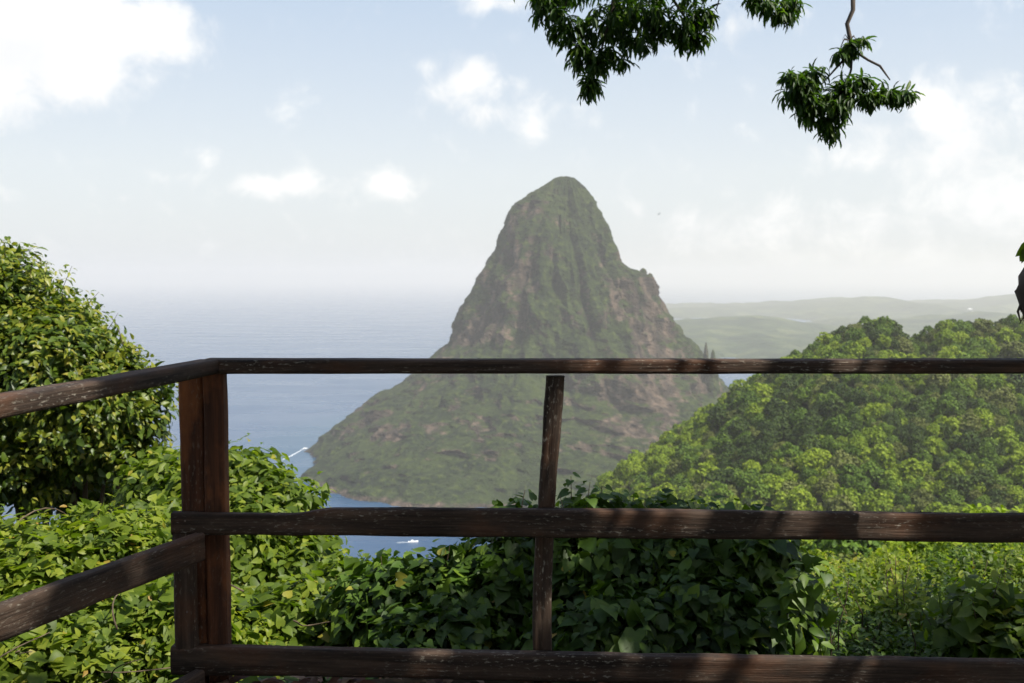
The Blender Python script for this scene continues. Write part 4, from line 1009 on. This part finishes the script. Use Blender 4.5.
    arr = (np.repeat([c-base], n, 0) + rng.normal(size=(n, 3))*.012, np.stack([np.cos(a)*.5-.25, np.sin(a)*.4, -1+0*a], -1), np.stack([0*a, -1+0*a, .3+0*a], -1) + rng.normal(size=(n, 3))*.3, np.full(n, .07), np.full(n, .95))
    link('leaf_sprig', foliage_mesh('leaf_sprig', [(arr, OVAL)], M_mango), r)
build_mango()

# ------------------------------------------------------------------ haze
def build_haze():
    m = bpy.data.materials.new('haze'); m.use_nodes = True; nt = m.node_tree; nt.nodes.clear()
    o_ = nt.nodes.new('ShaderNodeOutputMaterial'); v = nt.nodes.new('ShaderNodeVolumePrincipled')
    v.inputs['Color'].default_value = (1.0, .975, .925, 1); v.inputs['Density'].default_value = 1.04e-4; v.inputs['Anisotropy'].default_value = .15
    nt.links.new(v.outputs[0], o_.inputs['Volume'])
    s = 54000; z0, z1 = SEA_Z - 40, 225
    V = [(x, y, z) for z in (z0, z1) for x, y in ((-s, -s), (s, -s), (s, s), (-s, s))]
    me = mesh_np('haze', V, [[3, 2, 1, 0], [4, 5, 6, 7], [0, 1, 5, 4], [1, 2, 6, 5], [2, 3, 7, 6], [3, 0, 4, 7]], m, False)
    o = link('haze', me); tag(o, 'pale sea haze filling the air', None, None, 'stuff')
build_haze()

# ------------------------------------------------------------------ sky with clouds
def build_world():
    w = bpy.data.worlds.new("World"); SC.world = w; w.use_nodes = True; nt = w.node_tree; L = nt.links
    bg = nt.nodes['Background']; bg.inputs['Strength'].default_value = .10
    sky = N(nt, 'ShaderNodeTexSky', sky_type='NISHITA'); sky.sun_disc = False; sky.sun_elevation = SUN_EL; sky.sun_rotation = SUN_AZ
    sky.altitude = 350; sky.air_density = 1.0; sky.dust_density = 3.0; sky.ozone_density = 1.0
    tc = N(nt, 'ShaderNodeTexCoord')
    sep = N(nt, 'ShaderNodeSeparateXYZ'); L.new(tc.outputs['Generated'], sep.inputs[0])
    yy = mathn(nt, 'MAXIMUM', sep.outputs['Y'], .05)
    u = mathn(nt, 'DIVIDE', sep.outputs['X'], yy); v = mathn(nt, 'DIVIDE', sep.outputs['Z'], yy)
    uv = N(nt, 'ShaderNodeCombineXYZ'); L.new(u, uv.inputs[0]); L.new(v, uv.inputs[1])
    nz = N(nt, 'ShaderNodeTexNoise', i_Scale=20.0, i_Detail=8.0, i_Roughness=.62, i_Distortion=.3); L.new(uv.outputs[0], nz.inputs['Vector'])
    nb = N(nt, 'ShaderNodeTexNoise', i_Scale=5.0, i_Detail=5.0, i_Roughness=.6); L.new(uv.outputs[0], nb.inputs['Vector'])
    # cloud puffs: (x, y, rx, ry, weight) as bearings / elevations
    blobs = [(35, 25, 105, 62, 1.6), (110, 30, 78, 34, 1.3), (75, 78, 70, 30, 1.1), (-30, 60, 90, 60, 1.2), (468, 82, 34, 30, .80), (432, 66, 18, 12, .55), (485, 112, 26, 18, .62), (500, 2, 40, 14, .8), (536, 118, 26, 34, .62), (522, 88, 18, 14, .4), (286, 185, 62, 15, .78), (202, 157, 24, 16, .55), (182, 176, 34, 10, .45), (392, 183, 36, 17, .7), (350, 186, 50, 9, .3), (124, 198, 10, 7, .4),
             (965, 145, 105, 62, .66), (925, 105, 50, 36, .62), (1010, 200, 100, 70, .58), (880, 215, 70, 34, .55), (850, 160, 40, 22, .4), (760, 220, 54, 28, .6), (690, 225, 40, 22, .5), (640, 218, 22, 26, .35), (720, 245, 90, 26, .45), (820, 255, 110, 30, .45), (925, 265, 120, 30, .5), (735, 25, 34, 30, .55), (740, 175, 26, 20, .2)]
    acc = None
    for px, py, rx, ry, wt in blobs:
        p = at(px, py, 1.0)
        s_ = N(nt, 'ShaderNodeVectorMath', operation='SUBTRACT'); L.new(uv.outputs[0], s_.inputs[0]); s_.inputs[1].default_value = (p[0], p[2], 0)
        m_ = N(nt, 'ShaderNodeVectorMath', operation='MULTIPLY'); L.new(s_.outputs[0], m_.inputs[0]); m_.inputs[1].default_value = (FPX/rx, FPX/ry, 0)
        l_ = N(nt, 'ShaderNodeVectorMath', operation='LENGTH'); L.new(m_.outputs[0], l_.inputs[0])
        k = mathn(nt, 'MULTIPLY', mathn(nt, 'MAXIMUM', mathn(nt, 'SUBTRACT', 1.0, mathn(nt, 'MULTIPLY', l_.outputs['Value'], .62)), 0.0), wt)
        acc = k if acc is None else mathn(nt, 'SMOOTH_MAX', acc, k, .18)
    front = ramp(nt, sep.outputs['Y'], [(.05, (0, 0, 0)), (.2, (1, 1, 1))]).outputs[0]
    acc = mathn(nt, 'MULTIPLY', acc, front)
    dens = mathn(nt, 'ADD', acc, mathn(nt, 'MULTIPLY', mathn(nt, 'SUBTRACT', nz.outputs['Fac'], .52), 1.5))
    cov = ramp(nt, dens, [(.14, (0, 0, 0)), (.72, (.95, .95, .95))], 'EASE').outputs[0]
    # thin veil elsewhere
    nd = N(nt, 'ShaderNodeTexNoise', i_Scale=2.4, i_Detail=6.0); L.new(tc.outputs['Generated'], nd.inputs['Vector'])
    veil = ramp(nt, nd.outputs['Fac'], [(.45, (.0, .0, .0)), (.75, (.25, .25, .25))]).outputs[0]
    inv = mathn(nt, 'SUBTRACT', 1.0, front)
    cov = mathn(nt, 'MAXIMUM', cov, mathn(nt, 'MULTIPLY', veil, inv))
    cc = mixc(nt, ramp(nt, nb.outputs['Fac'], [(.35, (0, 0, 0)), (.65, (1, 1, 1))]).outputs[0], (6.2, 6.25, 6.3), (7.4, 7.3, 7.1))
    # sky haze: whitened tropical sky
    grad = ramp(nt, sep.outputs['Z'], [(0, (5.6, 5.85, 5.95)), (.10, (5.5, 5.8, 5.95)), (.27, (3.75, 4.55, 5.55)), (.5, (1.2, 1.75, 3.0))]).outputs[0]
    skc = mixc(nt, .75, sky.outputs[0], grad)
    L.new(mathn(nt, 'SUBTRACT', .78, mathn(nt, 'MULTIPLY', mathn(nt, 'SUBTRACT', 1.0, front), .25)), skc.node.inputs[0])
    L.new(mixc(nt, cov, skc, cc), bg.inputs['Color'])
    w.cycles.sampling_method = 'MANUAL'; w.cycles.sample_map_resolution = 1024
build_world()

ld = bpy.data.lights.new('sun', 'SUN'); ld.energy = 5.0; ld.angle = R(.5); ld.color = (1, .95, .86)
so = bpy.data.objects.new('sun', ld); COL.objects.link(so)
so.rotation_euler = Vector(SUN.tolist()).to_track_quat('Z', 'Y').to_euler()

cd = bpy.data.cameras.new('camera'); cam = bpy.data.objects.new('camera', cd); COL.objects.link(cam)
cd.lens = 35; cd.sensor_width = 36; cd.clip_end = 120000; cd.clip_start = .05
cam.rotation_euler = (R(90) - PITCH, 0, 0)
cd.dof.use_dof = True; cd.dof.focus_distance = 3.4; cd.dof.aperture_fstop = 6.3
SC.camera = cam
SC.render.engine = 'CYCLES'
cy = SC.cycles
cy.max_bounces = 6; cy.diffuse_bounces = 3; cy.glossy_bounces = 2; cy.transmission_bounces = 4; cy.volume_bounces = 1
cy.use_denoising = True; cy.sample_clamp_indirect = 5
try: cy.denoiser = 'OPENIMAGEDENOISE'
except Exception: pass
vs = SC.view_settings
vs.view_transform = 'Standard'; vs.look = 'None'; vs.exposure = .70; vs.gamma = 1; vs.use_curve_mapping = False
